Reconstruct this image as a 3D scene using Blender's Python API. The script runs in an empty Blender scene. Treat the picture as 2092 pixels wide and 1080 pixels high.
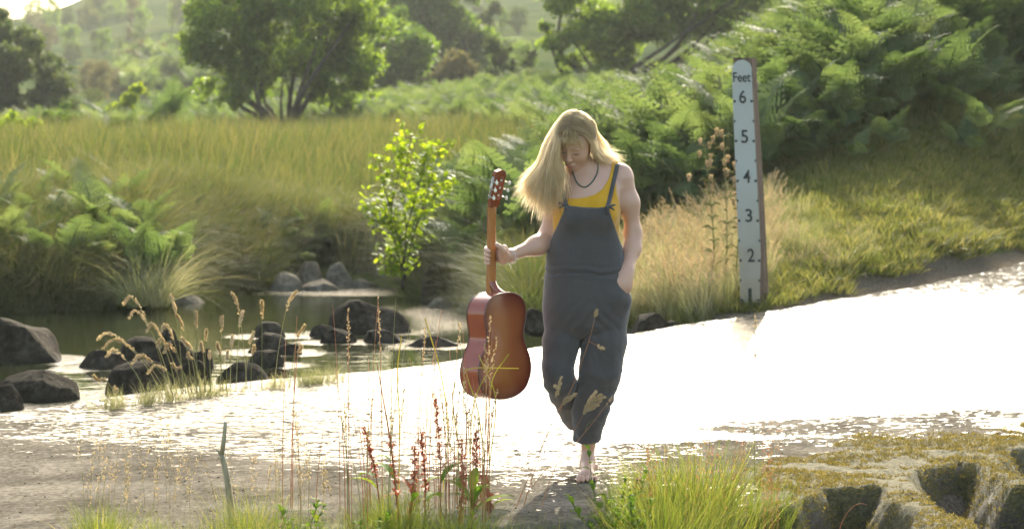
import bpy, math, random
import numpy as np
from mathutils import Vector, Matrix, noise
from mathutils.bvhtree import BVHTree

R = math.radians
rng = np.random.default_rng(7)
random.seed(7)
scene = bpy.context.scene
C = scene.collection

# ------------------------------------------------------------------ camera, sky, sun, exposure
FPX, YH, CX, CAMZ = 4939.0, 317.0, 1046.0, 1.42      # focal length in photo pixels, horizon row, centre column, eye height
cam_d = bpy.data.cameras.new('camera')
cam_d.sensor_width = 36.0
cam_d.lens = 36.0 * FPX / 2092.0
cam_d.shift_y = -(540 - YH) / 2092.0
cam_d.clip_start = 0.2
cam_d.clip_end = 3000
cam_d.dof.use_dof = True
cam_d.dof.focus_distance = 10.35
cam_d.dof.aperture_fstop = 5.0
cam = bpy.data.objects.new('camera', cam_d)
C.objects.link(cam)
cam.location = (0, 0, CAMZ)
cam.rotation_euler = (R(90), 0, 0)
scene.camera = cam

SUN_EL, SUN_AZ = R(31), R(7)
world = bpy.data.worlds.new('World')
scene.world = world
world.use_nodes = True
wn = world.node_tree
wn.nodes.clear()
sky = wn.nodes.new('ShaderNodeTexSky')
sky.sky_type = 'NISHITA'
sky.sun_disc = False
sky.sun_elevation = SUN_EL
sky.sun_rotation = SUN_AZ
sky.dust_density = 3.0
sky.air_density = 1.0
sky.ozone_density = 1.0
bg = wn.nodes.new('ShaderNodeBackground')
bg.inputs['Strength'].default_value = 0.15
wo = wn.nodes.new('ShaderNodeOutputWorld')
warm = wn.nodes.new('ShaderNodeMix'); warm.data_type = 'RGBA'; warm.blend_type = 'MULTIPLY'; warm.inputs[0].default_value = 1
warm.inputs[7].default_value = (1.04, 1.0, .88, 1)          # the camera's warm white balance
wn.links.new(sky.outputs[0], warm.inputs[6]); wn.links.new(warm.outputs[2], bg.inputs['Color'])
wn.links.new(bg.outputs[0], wo.inputs['Surface'])

sun_d = bpy.data.lights.new('sun', 'SUN')
sun_d.energy = 3.3
sun_d.angle = R(0.55)
sun_d.color = (1.0, 0.93, 0.78)
sun = bpy.data.objects.new('sun', sun_d)
C.objects.link(sun)
sv = Vector((math.sin(SUN_AZ) * math.cos(SUN_EL), math.cos(SUN_AZ) * math.cos(SUN_EL), math.sin(SUN_EL)))
sun.rotation_euler = (-sv).to_track_quat('-Z', 'Y').to_euler()
sun.location = (5, 40, 30)

scene.view_settings.view_transform = 'Standard'
scene.view_settings.look = 'None'
scene.view_settings.exposure = 1.8
scene.view_settings.gamma = 1.0
scene.view_settings.use_curve_mapping = False
scene.render.engine = 'CYCLES'
scene.cycles.use_denoising = True
scene.cycles.max_bounces = 6
scene.cycles.diffuse_bounces = 2
scene.cycles.glossy_bounces = 2
scene.cycles.transmission_bounces = 4
scene.cycles.volume_bounces = 0
scene.cycles.transparent_max_bounces = 6
scene.cycles.sample_clamp_indirect = 6.0
scene.cycles.sample_clamp_direct = 30.0
scene.cycles.adaptive_threshold = 0.03

# ------------------------------------------------------------------ helpers
def P(px, py, Y):
    """The point that stands at photo pixel (px, py) at distance Y."""
    return Vector(((px - CX) * Y / FPX, Y, CAMZ - (py - YH) * Y / FPX))

def tag(o, label=None, cat=None, group=None, kind=None):
    if label: o['label'] = label
    if cat: o['category'] = cat
    if group: o['group'] = group
    if kind: o['kind'] = kind
    return o

def empty(name, loc, label=None, cat=None, group=None, rz=0.0, scale=1.0):
    o = bpy.data.objects.new(name, None)
    o.empty_display_size = 0.1
    C.objects.link(o)
    o.location = loc
    o.rotation_euler = (0, 0, rz)
    o.scale = (scale,) * 3
    return tag(o, label, cat, group)

def mesh_np(name, V, F, mat=None, smooth=True, tint=None):
    """V: Nx3, F: MxK array (K equal for all) or list of such arrays -> mesh data"""
    me = bpy.data.meshes.new(name)
    V = np.asarray(V, dtype=np.float32).reshape(-1, 3)
    Fs = F if isinstance(F, list) else [F]
    Fs = [np.asarray(f, dtype=np.int32) for f in Fs if len(f)]
    me.vertices.add(len(V))
    me.vertices.foreach_set('co', V.ravel())
    nl = sum(f.size for f in Fs)
    npoly = sum(len(f) for f in Fs)
    me.loops.add(nl)
    me.loops.foreach_set('vertex_index', np.concatenate([f.ravel() for f in Fs]))
    me.polygons.add(npoly)
    starts, tot, s = [], [], 0
    for f in Fs:
        k = f.shape[1]
        starts.append(s + np.arange(len(f)) * k)
        tot.append(np.full(len(f), k))
        s += f.size
    me.polygons.foreach_set('loop_start', np.concatenate(starts).astype(np.int32))
    me.polygons.foreach_set('loop_total', np.concatenate(tot).astype(np.int32))
    me.polygons.foreach_set('use_smooth', np.full(npoly, smooth))
    me.update(calc_edges=True)
    if tint is not None:
        a = me.attributes.new('tint', 'FLOAT', 'POINT')
        a.data.foreach_set('value', np.asarray(tint, dtype=np.float32))
    if mat: me.materials.append(mat)
    return me

def obj(name, me, parent=None, loc=None, link=True):
    o = bpy.data.objects.new(name, me)
    if link: C.objects.link(o)
    if parent: o.parent = parent
    if loc is not None: o.location = loc
    return o

class Geo:
    """Collects vertices and quads/tris of one mesh (with a tint per vertex)."""
    def __init__(s): s.v, s.q, s.t, s.c, s.n = [], [], [], [], 0
    def add(s, V, Q=None, T=None, tint=0.5):
        V = np.asarray(V, float).reshape(-1, 3)
        if Q is not None and len(Q): s.q.append(np.asarray(Q, int) + s.n)
        if T is not None and len(T): s.t.append(np.asarray(T, int) + s.n)
        s.v.append(V)
        s.c.append(np.broadcast_to(np.asarray(tint, float), (len(V),)))
        s.n += len(V)
    def mesh(s, name, mat=None, smooth=True):
        F = []
        if s.q: F.append(np.concatenate(s.q))
        if s.t: F.append(np.concatenate(s.t))
        return mesh_np(name, np.concatenate(s.v), F, mat, smooth, np.concatenate(s.c))

def tube(geo, pts, rad, n=6, tint=0.5, cap=True, squash=None):
    """Round tube along pts (list of 3-vectors) with radii rad."""
    pts = [Vector(p) for p in pts]
    m = len(pts)
    rad = [rad] * m if np.isscalar(rad) else list(rad)
    V = []
    up = Vector((0.13, 0.27, 0.95))
    prev = None
    for i, p in enumerate(pts):
        d = (pts[min(i + 1, m - 1)] - pts[max(i - 1, 0)]).normalized()
        if prev is None:
            a = d.cross(up)
            if a.length < 0.2: a = d.cross(Vector((1, 0, 0)))
            a.normalize()
        else:
            a = (prev - d * prev.dot(d)).normalized()
        prev = a
        b = d.cross(a)
        for j in range(n):
            t = 2 * math.pi * j / n
            V.append(p + (a * math.cos(t) + b * math.sin(t) * (squash or 1)) * rad[i])
    Q = [(i * n + j, i * n + (j + 1) % n, (i + 1) * n + (j + 1) % n, (i + 1) * n + j) for i in range(m - 1) for j in range(n)]
    T = []
    if cap:
        V.append(pts[0]); V.append(pts[-1])
        c0, c1 = m * n, m * n + 1
        T = [(c0, (j + 1) % n, j) for j in range(n)] + [(c1, (m - 1) * n + j, (m - 1) * n + (j + 1) % n) for j in range(n)]
    geo.add([tuple(v) for v in V], Q, T, tint)

def spline(pts, n):
    """Catmull-Rom through pts (array Kx3) sampled at n points."""
    p = np.asarray([tuple(q) for q in pts], float)
    p = np.vstack([2 * p[0] - p[1], p, 2 * p[-1] - p[-2]])
    k = len(p) - 3
    t = np.linspace(0, k - 1e-6, n)
    i = t.astype(int); f = (t - i)[:, None]
    a, b, c, d = p[i], p[i + 1], p[i + 2], p[i + 3]
    return 0.5 * ((2 * b) + (-a + c) * f + (2 * a - 5 * b + 4 * c - d) * f ** 2 + (-a + 3 * b - 3 * c + d) * f ** 3)

def smoothstep(a, b, x):
    t = np.clip((x - a) / (b - a), 0, 1)
    return t * t * (3 - 2 * t)

def vnoise(x, y, seed=0):
    """Cheap smooth 2D value noise (vectorised), range about -1..1"""
    x = np.asarray(x, float); y = np.asarray(y, float)
    xi = np.floor(x).astype(np.int64); yi = np.floor(y).astype(np.int64)
    fx, fy = x - xi, y - yi
    fx = fx * fx * (3 - 2 * fx); fy = fy * fy * (3 - 2 * fy)
    def h(a, b):
        n = (a * 374761393 + b * 668265263 + seed * 1442695041) & 0xffffffff
        n = ((n ^ (n >> 13)) * 1274126177) & 0xffffffff
        return ((n ^ (n >> 16)) & 0xffff) / 32767.5 - 1
    return (h(xi, yi) * (1 - fx) + h(xi + 1, yi) * fx) * (1 - fy) + (h(xi, yi + 1) * (1 - fx) + h(xi + 1, yi + 1) * fx) * fy

def fbm(x, y, o=4, seed=0):
    s = 0; a = 1.0; t = 0
    for i in range(o):
        s = s + a * vnoise(x * 2 ** i + 17.3 * i, y * 2 ** i - 9.1 * i, seed + i); t += a; a *= 0.5
    return s / t

def poly_sdf(x, y, poly):
    """Signed distance (negative inside) of points to a polygon."""
    poly = np.asarray(poly, float)
    d = np.full(x.shape, 1e9); ins = np.zeros(x.shape, bool)
    for i in range(len(poly)):
        a, b = poly[i], poly[(i + 1) % len(poly)]
        ex, ey = b - a
        wx, wy = x - a[0], y - a[1]
        t = np.clip((wx * ex + wy * ey) / (ex * ex + ey * ey + 1e-12), 0, 1)
        d = np.minimum(d, (wx - t * ex) ** 2 + (wy - t * ey) ** 2)
        c = ((a[1] <= y) & (b[1] > y)) | ((b[1] <= y) & (a[1] > y))
        with np.errstate(divide='ignore', invalid='ignore'):
            xi = a[0] + (y - a[1]) / (b[1] - a[1] + (b[1] == a[1]) * 1e-12) * (b[0] - a[0])
        ins ^= c & (x < xi)
    d = np.sqrt(d)
    return np.where(ins, -d, d)

# ------------------------------------------------------------------ materials
class NT:
    def __init__(s, name):
        s.m = bpy.data.materials.new(name); s.m.use_nodes = True
        s.t = s.m.node_tree; s.t.nodes.clear()
        s.out = s.n('ShaderNodeOutputMaterial')
    def n(s, typ, **kw):
        x = s.t.nodes.new(typ)
        for k, v in kw.items():
            if k.startswith('i_'):
                key = k[2:]
                key = int(key) if key.isdigit() else key.replace('_', ' ')
                x.inputs[key].default_value = v
            else: setattr(x, k, v)
        return x
    def l(s, a, b): s.t.links.new(a, b)
    def ramp(s, fac, stops):
        r = s.n('ShaderNodeValToRGB')
        e = r.color_ramp.elements
        while len(e) < len(stops): e.new(0.5)
        for x, (p, c) in zip(e, stops):
            x.position = p; x.color = (*c, 1) if len(c) == 3 else c
        s.l(fac, r.inputs[0]); return r.outputs[0]
    def noise(s, scale, detail=4, rough=0.55, vec=None, dist=0.0):
        x = s.n('ShaderNodeTexNoise'); x.inputs['Scale'].default_value = scale
        x.inputs['Detail'].default_value = detail; x.inputs['Roughness'].default_value = rough
        x.inputs['Distortion'].default_value = dist
        if vec is not None: s.l(vec, x.inputs['Vector'])
        return x.outputs['Fac']
    def coord(s, kind='Object', scale=None):
        x = s.n('ShaderNodeTexCoord').outputs[kind]
        if scale is not None:
            mp = s.n('ShaderNodeMapping'); mp.inputs['Scale'].default_value = scale
            s.l(x, mp.inputs['Vector']); x = mp.outputs[0]
        return x
    def math(s, op, a, b=0.5, c=None, clamp=False):
        x = s.n('ShaderNodeMath', operation=op); x.use_clamp = clamp
        for i, v in enumerate((a, b, c)):
            if v is None: continue
            if isinstance(v, (int, float)): x.inputs[i].default_value = v
            else: s.l(v, x.inputs[i])
        return x.outputs[0]
    def mix(s, f, a, b):
        x = s.n('ShaderNodeMix', data_type='RGBA')
        for k, v in ((0, f), (6, a), (7, b)):
            if isinstance(v, (int, float)): x.inputs[k].default_value = v
            elif isinstance(v, tuple): x.inputs[k].default_value = (*v, 1) if len(v) == 3 else v
            else: s.l(v, x.inputs[k])
        return x.outputs[2]
    def bump(s, h, strength=0.5, dist=0.01, normal=None):
        x = s.n('ShaderNodeBump'); x.inputs['Strength'].default_value = strength; x.inputs['Distance'].default_value = dist
        s.l(h, x.inputs['Height'])
        if normal is not None: s.l(normal, x.inputs['Normal'])
        return x.outputs[0]
    def bsdf(s, color=None, rough=0.6, spec=0.5, normal=None, **kw):
        x = s.n('ShaderNodeBsdfPrincipled')
        for k, v in (('Base Color', color), ('Roughness', rough), ('Specular IOR Level', spec)):
            if v is None: continue
            if isinstance(v, (int, float)): x.inputs[k].default_value = v
            elif isinstance(v, tuple): x.inputs[k].default_value = (*v, 1)
            else: s.l(v, x.inputs[k])
        for k, v in kw.items(): x.inputs[k.replace('_', ' ')].default_value = v
        if normal is not None: s.l(normal, x.inputs['Normal'])
        return x
    def done(s, sh):
        s.l(sh, s.out.inputs['Surface']); return s.m

def foliage(name, stops, transl=0.45, tcol=(1.5, 1.6, 0.7), rough=0.45, spec=0.4, rnd=0.35):
    """Leaf material: colour runs over the 'tint' attribute and the object's random; part of the light passes through."""
    t = NT(name)
    a = t.n('ShaderNodeAttribute', attribute_name='tint').outputs['Fac']
    r = t.n('ShaderNodeObjectInfo').outputs['Random']
    f = t.math('ADD', t.math('MULTIPLY', a, 1 - rnd), t.math('MULTIPLY', r, rnd))
    col = t.ramp(f, stops)
    p = t.bsdf(col, rough, spec)
    if transl <= 0: return t.done(p.outputs[0])
    tr = t.n('ShaderNodeBsdfTranslucent')
    mc = t.n('ShaderNodeMix', data_type='RGBA', blend_type='MULTIPLY'); mc.inputs[0].default_value = 1
    t.l(col, mc.inputs[6]); mc.inputs[7].default_value = (*tcol, 1)
    t.l(mc.outputs[2], tr.inputs['Color'])
    ms = t.n('ShaderNodeMixShader'); ms.inputs[0].default_value = transl
    t.l(p.outputs[0], ms.inputs[1]); t.l(tr.outputs[0], ms.inputs[2])
    return t.done(ms.outputs[0])
# ------------------------------------------------------------------ terrain
# control points: photo pixel column, photo row, distance
ctl = []
for px in (-500, 0, 500, 1046, 1300): ctl += [(px, 'z', 3, -.02), (px, 'z', 6, -.03), (px, 'z', 9, -.05)]
for px in (1600, 2000, 2600): ctl += [(px, 'z', 3, -.45), (px, 'z', 6, -.5), (px, 'z', 9.5, -.5)]
ctl += [(-500, 'z', 14, -.1), (-500, 'z', 20, .1), (-500, 'z', 24, .4)]
ctl += [(0, 'z', 23.4, .1), (250, 'z', 23.4, .02), (0, 'z', 25.5, .5), (250, 'z', 25.5, .42), (420, 'z', 26.3, .02), (420, 'z', 28, .5), (600, 'z', 28, .12), (600, 'z', 29.5, .5), (850, 'z', 27.8, .1), (850, 'z', 29.5, .4),
        (1000, 'z', 22, .05), (1000, 'z', 26, .25), (1110, 'z', 19, .0), (1250, 'z', 20, .08), (1250, 'z', 23, .3)]
ctl += [(-300, 'z', 27, .55), (200, 'z', 27, .5), (600, 'z', 31, .62), (1000, 'z', 30, .5), (-300, 'z', 40, 1.0), (200, 'z', 40, 1.0), (600, 'z', 40, 1.0), (1000, 'z', 40, 1.15)]
ctl += [(-300, 318, 60), (200, 318, 60), (600, 312, 60), (800, 300, 60), (1000, 268, 60), (-300, 268, 85), (200, 266, 85), (600, 260, 80), (1000, 228, 72)]
ctl += [(1300, 'z', 20, .12), (1300, 'z', 24, .45), (1420, 'z', 19.5, .18), (1545, 'z', 19, .235), (1545, 'z', 21, .5), (1545, 'z', 24.5, 1.0), (1300, 'z', 30, .9), (1300, 'z', 40, 1.35), (1300, 222, 60), (1300, 190, 80),
        (1500, 'z', 30, 1.4), (1500, 'z', 40, 1.9), (1700, 'z', 20, .33), (1800, 560, 20.7), (1800, 455, 22.7), (1800, 350, 25), (2092, 532, 23.4), (2092, 452, 25.2), (2092, 352, 27.5), (2500, 420, 28), (2500, 300, 31),
        (1800, 'z', 28, 1.9), (1800, 'z', 36, 3.4), (2092, 'z', 31, 2.7), (2092, 'z', 38, 4.4), (2500, 'z', 34, 3.2), (2500, 'z', 42, 6)]
for px, l in ((-300, ((170, 150), (110, 220), (50, 310), (38, 420))), (60, ((185, 130), (150, 170), (100, 220), (52, 310), (34, 420))), (150, ((105, 215), (56, 280), (14, 350), (8, 420))), (300, ((205, 130), (155, 165), (100, 205), (45, 250), (-5, 310), (-60, 420))),
              (450, ((150, 165), (60, 240), (-40, 330), (-90, 420))), (700, ((200, 110), (150, 150), (60, 220), (-60, 330), (-120, 420))), (1000, ((150, 110), (100, 150), (50, 200), (0, 260), (-100, 420))),
              (1400, ((150, 110), (60, 170), (-40, 250), (-150, 420))), (1700, ((75, 70), (-20, 120), (-150, 250), (-250, 420))), (2100, ((-40, 70), (-120, 120), (-220, 250), (-300, 420))), (2600, ((-80, 80), (-200, 200), (-330, 420)))):
    ctl += [(px, py, Y) for py, Y in l]
U, Vv_, Zc = [], [], []
for c in ctl:
    px, Y = c[0], c[2]
    z = c[3] if c[1] == 'z' else CAMZ - (c[1] - YH) * Y / FPX
    U.append((px - CX) / FPX * 6); Vv_.append(math.log(Y)); Zc.append(z / (1 + Y * .03))
U, Vv_, Zc = map(np.array, (U, Vv_, Zc))
def _phi(r2): return np.where(r2 > 1e-12, r2 * np.log(np.maximum(r2, 1e-12)) * .5, 0)
n_ = len(U)
K_ = _phi((U[:, None] - U) ** 2 + (Vv_[:, None] - Vv_) ** 2) + np.eye(n_) * 1e-3
Pm = np.stack([np.ones(n_), U, Vv_], 1)
sol = np.linalg.solve(np.block([[K_, Pm], [Pm.T, np.zeros((3, 3))]]), np.concatenate([Zc, np.zeros(3)]))
def z_tps(X, Y):
    X, Y = np.asarray(X, float), np.asarray(Y, float)
    u, v = np.clip(X / Y * 6, -1.9, 2.1), np.log(np.maximum(Y, 2.0))
    s = sol[n_] + sol[n_ + 1] * u + sol[n_ + 2] * v
    for i in range(n_): s = s + sol[i] * _phi((u - U[i]) ** 2 + (v - Vv_[i]) ** 2)
    return s * (1 + Y * .03)
# the ford: far and near edge (x, y, z)
far_e = [(-8, 6.5, .0), (-6, 9.2, .0), (-4.6, 11, .0), (-2.84, 13.4, .0), (-1.87, 15, .0), (-.62, 16.4, .01), (.22, 17.2, .06), (1.22, 18, .145), (2.58, 19.6, .25), (4.87, 23, .405), (8, 28, .75), (12, 36, 1.5)]
near_e = [(-10, 2.5, -.02), (-7.5, 5.0, -.02), (-5, 7.3, -.01), (-1.9, 8.7, .0), (-.8, 9.0, .0), (.3, 9.3, .0), (.95, 9.75, .0), (1.75, 10.6, .01), (2.4, 11.4, .02), (3.9, 13.6, .07), (6.2, 17, .22), (10, 24, .7)]
fe = spline(far_e, 200); ne_ = spline(near_e, 200)
road_poly = np.vstack([fe[:, :2], ne_[::-1, :2]])
pool_poly = [(-9, 9.5), (-6, 10.2), (-4.3, 11.8), (-2.7, 13.8), (-1.8, 15.3), (-.55, 16.7), (.3, 17.5), (1.0, 18.2), (1.3, 18.6), (.9, 19.2), (.2, 19.6), (-.2, 21), (-.4, 23.5), (-1.0, 25.2), (-1.4, 26.6), (-2.2, 26.9), (-3.0, 26.2), (-3.3, 24.6), (-3.9, 22.9), (-5.2, 22.3), (-7, 21.5), (-12, 20), (-14, 14)]
WATER = -.05
def road_z(X, Y):
    d2 = (X[..., None] - fe[:, 0]) ** 2 + (Y[..., None] - fe[:, 1]) ** 2
    i = d2.argmin(-1); df = np.sqrt(np.take_along_axis(d2, i[..., None], -1))[..., 0]
    e2 = (X[..., None] - ne_[:, 0]) ** 2 + (Y[..., None] - ne_[:, 1]) ** 2
    j = e2.argmin(-1); dn = np.sqrt(np.take_along_axis(e2, j[..., None], -1))[..., 0]
    w = dn / (df + dn + 1e-6)
    return fe[i, 2] * w + ne_[j, 2] * (1 - w)
def ground_z(X, Y):
    X, Y = np.asarray(X, float), np.asarray(Y, float)
    z = z_tps(X, Y)
    amp = smoothstep(20, 30, Y) * .05 + smoothstep(50, 150, Y) * .8
    z = z + amp * fbm(X * .5 / (1 + Y * .02), Y * .35 / (1 + Y * .02), 4, 11) + .015 * fbm(X * 2.2, Y * 2.2, 3, 5)
    near = Y < 45
    if near.any():
        x, y = X[near], Y[near]
        ps = poly_sdf(x, y, pool_poly) + .12 * fbm(x * 1.6, y * 1.6, 3, 2)
        zz = z[near]
        zz = np.where(ps < .4, zz * smoothstep(-.02, .4, ps) + (-.34) * (1 - smoothstep(-.25, .4, ps)) , zz)
        rs = poly_sdf(x, y, road_poly)
        rz = road_z(x, y)
        k = smoothstep(-.15, .55, rs)
        out = (rs < .55) & (ps > .1)
        zz = np.where(out, (rz - .03 - .05 * (rs < -.1)) * (1 - k) + zz * k, zz)
        zz = np.where(rs < -.25, np.minimum(zz, rz - .12), zz)
        z = z.copy(); z[near] = zz
    return z
nu, nv = 330, 520
uu = np.sign(np.linspace(-1, 1, nu)) * np.abs(np.linspace(-1, 1, nu)) ** 1.25 * .62
vv = np.concatenate([np.linspace(math.log(2.5), math.log(45), 400), np.linspace(math.log(45), math.log(460), 121)[1:]])
UU, VV = np.meshgrid(uu, vv, indexing='ij')
YY = np.exp(VV); XX = UU * YY
ZZ = ground_z(XX, YY)
ZZ = np.where(YY > 425, ZZ - (YY - 425) * .3, ZZ)
def grid_faces(a, b):
    i, j = np.meshgrid(np.arange(a - 1), np.arange(b - 1), indexing='ij')
    k = (i * b + j).ravel()
    return np.stack([k, k + b, k + b + 1, k + 1], 1)
t = NT('ground_soil_and_turf')
c = t.coord()
geo_ = t.n('ShaderNodeNewGeometry')
sep = t.n('ShaderNodeSeparateXYZ'); t.l(geo_.outputs['Position'], sep.inputs[0])
n1 = t.noise(.35, 6, .6, c); n2 = t.noise(9, 5, .65, c); n3 = t.noise(60, 4, .7, c); n4 = t.noise(.06, 4, .6, c)
turf = t.ramp(t.math('ADD', t.math('MULTIPLY', n1, .5), t.math('MULTIPLY', n2, .5)), [(.3, (.045, .062, .018)), (.5, (.085, .105, .030)), (.68, (.16, .15, .055))])
hill = t.ramp(t.math('ADD', t.math('MULTIPLY', n4, .6), t.math('MULTIPLY', n1, .4)), [(.35, (.022, .038, .014)), (.48, (.048, .070, .024)), (.6, (.085, .10, .036))])
farm = t.n('ShaderNodeMapRange'); t.l(sep.outputs['Y'], farm.inputs[0]); farm.inputs[1].default_value = 60; farm.inputs[2].default_value = 110
green = t.mix(farm.outputs[0], turf, hill)
mud = t.ramp(n3, [(.3, (.055, .042, .028)), (.5, (.13, .105, .075)), (.7, (.24, .20, .15))])
at = t.n('ShaderNodeAttribute', attribute_name='tint').outputs['Fac']
col = t.mix(t.ramp(t.math('ADD', at, t.math('MULTIPLY', t.math('SUBTRACT', n2, .5), .6)), [(.4, (0, 0, 0)), (.6, (1, 1, 1))]), mud, green)
b = t.bsdf(col, .95, .0, t.bump(t.math('ADD', n3, n2), .6, .03))
M_ground = t.done(b.outputs[0])
fx, fy = XX.ravel(), YY.ravel()
rs = poly_sdf(fx, fy, road_poly); ps = poly_sdf(fx, fy, pool_poly)
turfm = np.where(fy < 45, np.clip(smoothstep(.15, .75, rs + .18 * fbm(fx * 1.5, fy * 1.5, 3, 4)) * smoothstep(.1, .5, ps), 0, 1), 1)
turfm = np.where((fy < 10) , np.clip(smoothstep(.0, .3, rs + .1 * fbm(fx * 2, fy * 2, 3, 4)), 0, 1), turfm)
obj('ground', mesh_np('ground', np.stack([fx, fy, ZZ.ravel()], 1), grid_faces(nu, nv), M_ground, tint=turfm))['kind'] = 'structure'
# plain ground that carries on behind the camera and to both sides
g = Geo(); g.add([(-60, -40, -.6), (60, -40, -.6), (60, 26, -.6), (-60, 26, -.6)], [(0, 1, 2, 3)], tint=1.0)
obj('wider_ground', g.mesh('wider_ground', M_ground))['kind'] = 'structure'

# ------------------------------------------------------------------ pool and stream
t = NT('stream_water')
c = t.coord('Object', (1, 2.2, 1))
r1 = t.noise(3.0, 3, .5, c); r2 = t.noise(16, 3, .6, c)
pm = t.n('ShaderNodeAttribute', attribute_name='tint').outputs['Fac']
hgt = t.math('ADD', t.math('MULTIPLY', r1, .4), t.math('MULTIPLY', r2, t.math('ADD', t.math('MULTIPLY', pm, 2.4), .06)))
b = t.bsdf((.020, .024, .010), .03, .5, t.bump(hgt, .55, .02))
b.inputs['IOR'].default_value = 1.33
M_water = t.done(b.outputs[0])
wx, wy = np.meshgrid(np.linspace(-16, 3.4, 200), np.linspace(8.5, 28.5, 200), indexing='ij')
riff = np.clip(np.exp(-((wx + 1.6) / 1.3) ** 2 - ((wy - 26.2) / .7) ** 2) + np.exp(-((wx + .35) / .55) ** 2 - ((wy - 22.5) / 1.6) ** 2) + .5 * np.exp(-((wx + 3.0) / .8) ** 2 - ((wy - 14.0) / .5) ** 2), 0, 1)
for q in ((38, 735, 195), (80, 815, 160), (205, 750, 110), (287, 735, 110), (275, 803, 130), (390, 790, 90), (494, 782, 108), (550, 686, 84), (552, 718, 100), (539, 746, 80), (655, 686, 50), (755, 678, 165), (688, 698, 80), (785, 698, 90), (590, 722, 60), (880, 706, 110), (700, 588, 200)):
    y_r = FPX * (CAMZ - WATER) / (q[1] - YH); x_r = (q[0] - CX) * y_r / FPX; w_r = q[2] * y_r / FPX * .55
    d_r = np.sqrt((wx - x_r) ** 2 + (wy - y_r) ** 2)
    riff = np.maximum(riff, .55 * np.exp(-((d_r - w_r) / .10) ** 2))
wz = np.full(wx.shape, WATER)
rsd = poly_sdf(wx.ravel(), wy.ravel(), road_poly).reshape(wx.shape)
wz = np.where(rsd < -.3, WATER - .3, wz)
wz = np.where(wy < np.interp(wx, ne_[:, 0], ne_[:, 1]) + .3, WATER - .5, wz)
obj('stream_water', mesh_np('stream_water', np.stack([wx, wy, wz], -1).reshape(-1, 3), grid_faces(200, 200), M_water, tint=riff.ravel()))['kind'] = 'structure'
g = Geo(); g.add([(1.0, 2, -.42), (20, 2, -.42), (20, 15, -.42), (1.0, 10.5, -.42)], [(0, 1, 2, 3)], tint=.3)
obj('lower_stream_water', g.mesh('lower_stream_water', M_water))['kind'] = 'structure'

# ------------------------------------------------------------------ the wet ford
ns, nt_ = 900, 420
si = np.linspace(.04, .96, ns) * 199
i0 = np.clip(si.astype(int), 0, 198); f = (si - i0)[:, None]
A_ = fe[i0] * (1 - f) + fe[i0 + 1] * f; B_ = ne_[i0] * (1 - f) + ne_[i0 + 1] * f
tt_ = np.linspace(-.012, 1.012, nt_)
RP = A_[:, None, :] * (1 - tt_)[None, :, None] + B_[:, None, :] * tt_[None, :, None]
rx, ry, rz = RP[..., 0], RP[..., 1], RP[..., 2]
edge = np.minimum(tt_, 1 - tt_)[None, :] * 6.5
er = edge + .06 * fbm(rx * 3, ry * 3, 3, 21)
rough_m = smoothstep(.5, -.4, fbm(rx * .9 + 3, ry * .9, 3, 31))
ld = np.array([-.096 + 2.87, 10.27 - 13.54]); ld /= np.linalg.norm(ld)
dln = -((rx + 2.87) * -ld[1] + (ry - 13.54) * ld[0])          # metres on the camera's side of the dry margin's line
dry = smoothstep(-.15, 1.0, dln + .45 * fbm(rx * .9, ry * 1.8, 3, 41))
calm = smoothstep(-.4, 1.2, rx + .25 * (ry - 12)) * smoothstep(10.6, 12.2, ry - .1 * rx)
rz2 = rz + .004 * fbm(rx * 5, ry * 5, 3, 22) + .0035 * fbm(rx * 17, ry * 17, 3, 23) * (.3 + rough_m) + .022 * fbm(rx * .7, ry * .7, 2, 24)
rz2 = rz2 - .14 * (1 - smoothstep(-.03, .07, er))
# wetness map: 1 = film of water
nearm = smoothstep(11.6, 9.9, ry - .22 * np.maximum(rx - .2, 0) * 4)
wet = np.clip(1.0 - .80 * dry - .50 * nearm * (rx < 1.1) + .12 * fbm(rx * 2, ry * 2, 3, 5), 0, 1)
wet = .925 - .10 * smoothstep(.8, -1.2, rx + .2 * (ry - 12)) - .34 * smoothstep(3.4, .0, -dln) - .42 * dry - .30 * smoothstep(-.6, -2.4, rx + .2 * (ry - 12)) * smoothstep(.3, 1.2, -dln + 1.4) * 0 - .34 * nearm * (rx < 1.1) - .66 * smoothstep(1.8, 4.6, rx) * smoothstep(16, 21, ry) - .62 * smoothstep(-.05, .28, fbm(rx * .55 + 7, ry * 1.3, 3, 77)) * smoothstep(-.2, 1.5, rx) * smoothstep(14.5, 12.5, ry) + .10 * fbm(rx * 1.2, ry * 2.2, 3, 5)
wet = wet * (1 - .55 * smoothstep(.9, .0, np.where(rx > .9, tt_[None, :] * 0 + edge, 9) * 1.0) * (tt_[None, :] < .5))
t = NT('wet_road_surface')
c = t.coord()
cw = t.coord('Object', (1.0, .62, 1))
at = t.n('ShaderNodeAttribute', attribute_name='tint').outputs['Fac']
n1 = t.noise(2.2, 5, .6, c); n2 = t.noise(38, 5, .7, cw); n3 = t.noise(130, 4, .7, cw); n5 = t.noise(9, 5, .6, t.coord('Object', (.6, 1.6, 1)), .8)
n6 = t.noise(22, 4, .6, t.coord('Object', (.5, 1.5, 1)), .5)
n7 = t.noise(30, 3, .6, t.coord('Object', (.7, 1.0, 1)))
mn = t.math('ADD', t.math('MULTIPLY', n5, .45), t.math('MULTIPLY', n7, .55))
wetf = t.ramp(t.math('ADD', at, t.math('MULTIPLY', t.math('SUBTRACT', mn, .5), 3.4)), [(.49, (0, 0, 0)), (.56, (1, 1, 1))])
dryc = t.ramp(t.math('ADD', t.math('MULTIPLY', n2, .5), t.math('MULTIPLY', n1, .5)), [(.36, (.055, .048, .036)), (.5, (.125, .110, .086)), (.64, (.235, .208, .165))])
wetc = t.ramp(n2, [(.3, (.045, .038, .026)), (.6, (.11, .092, .065))])
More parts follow.
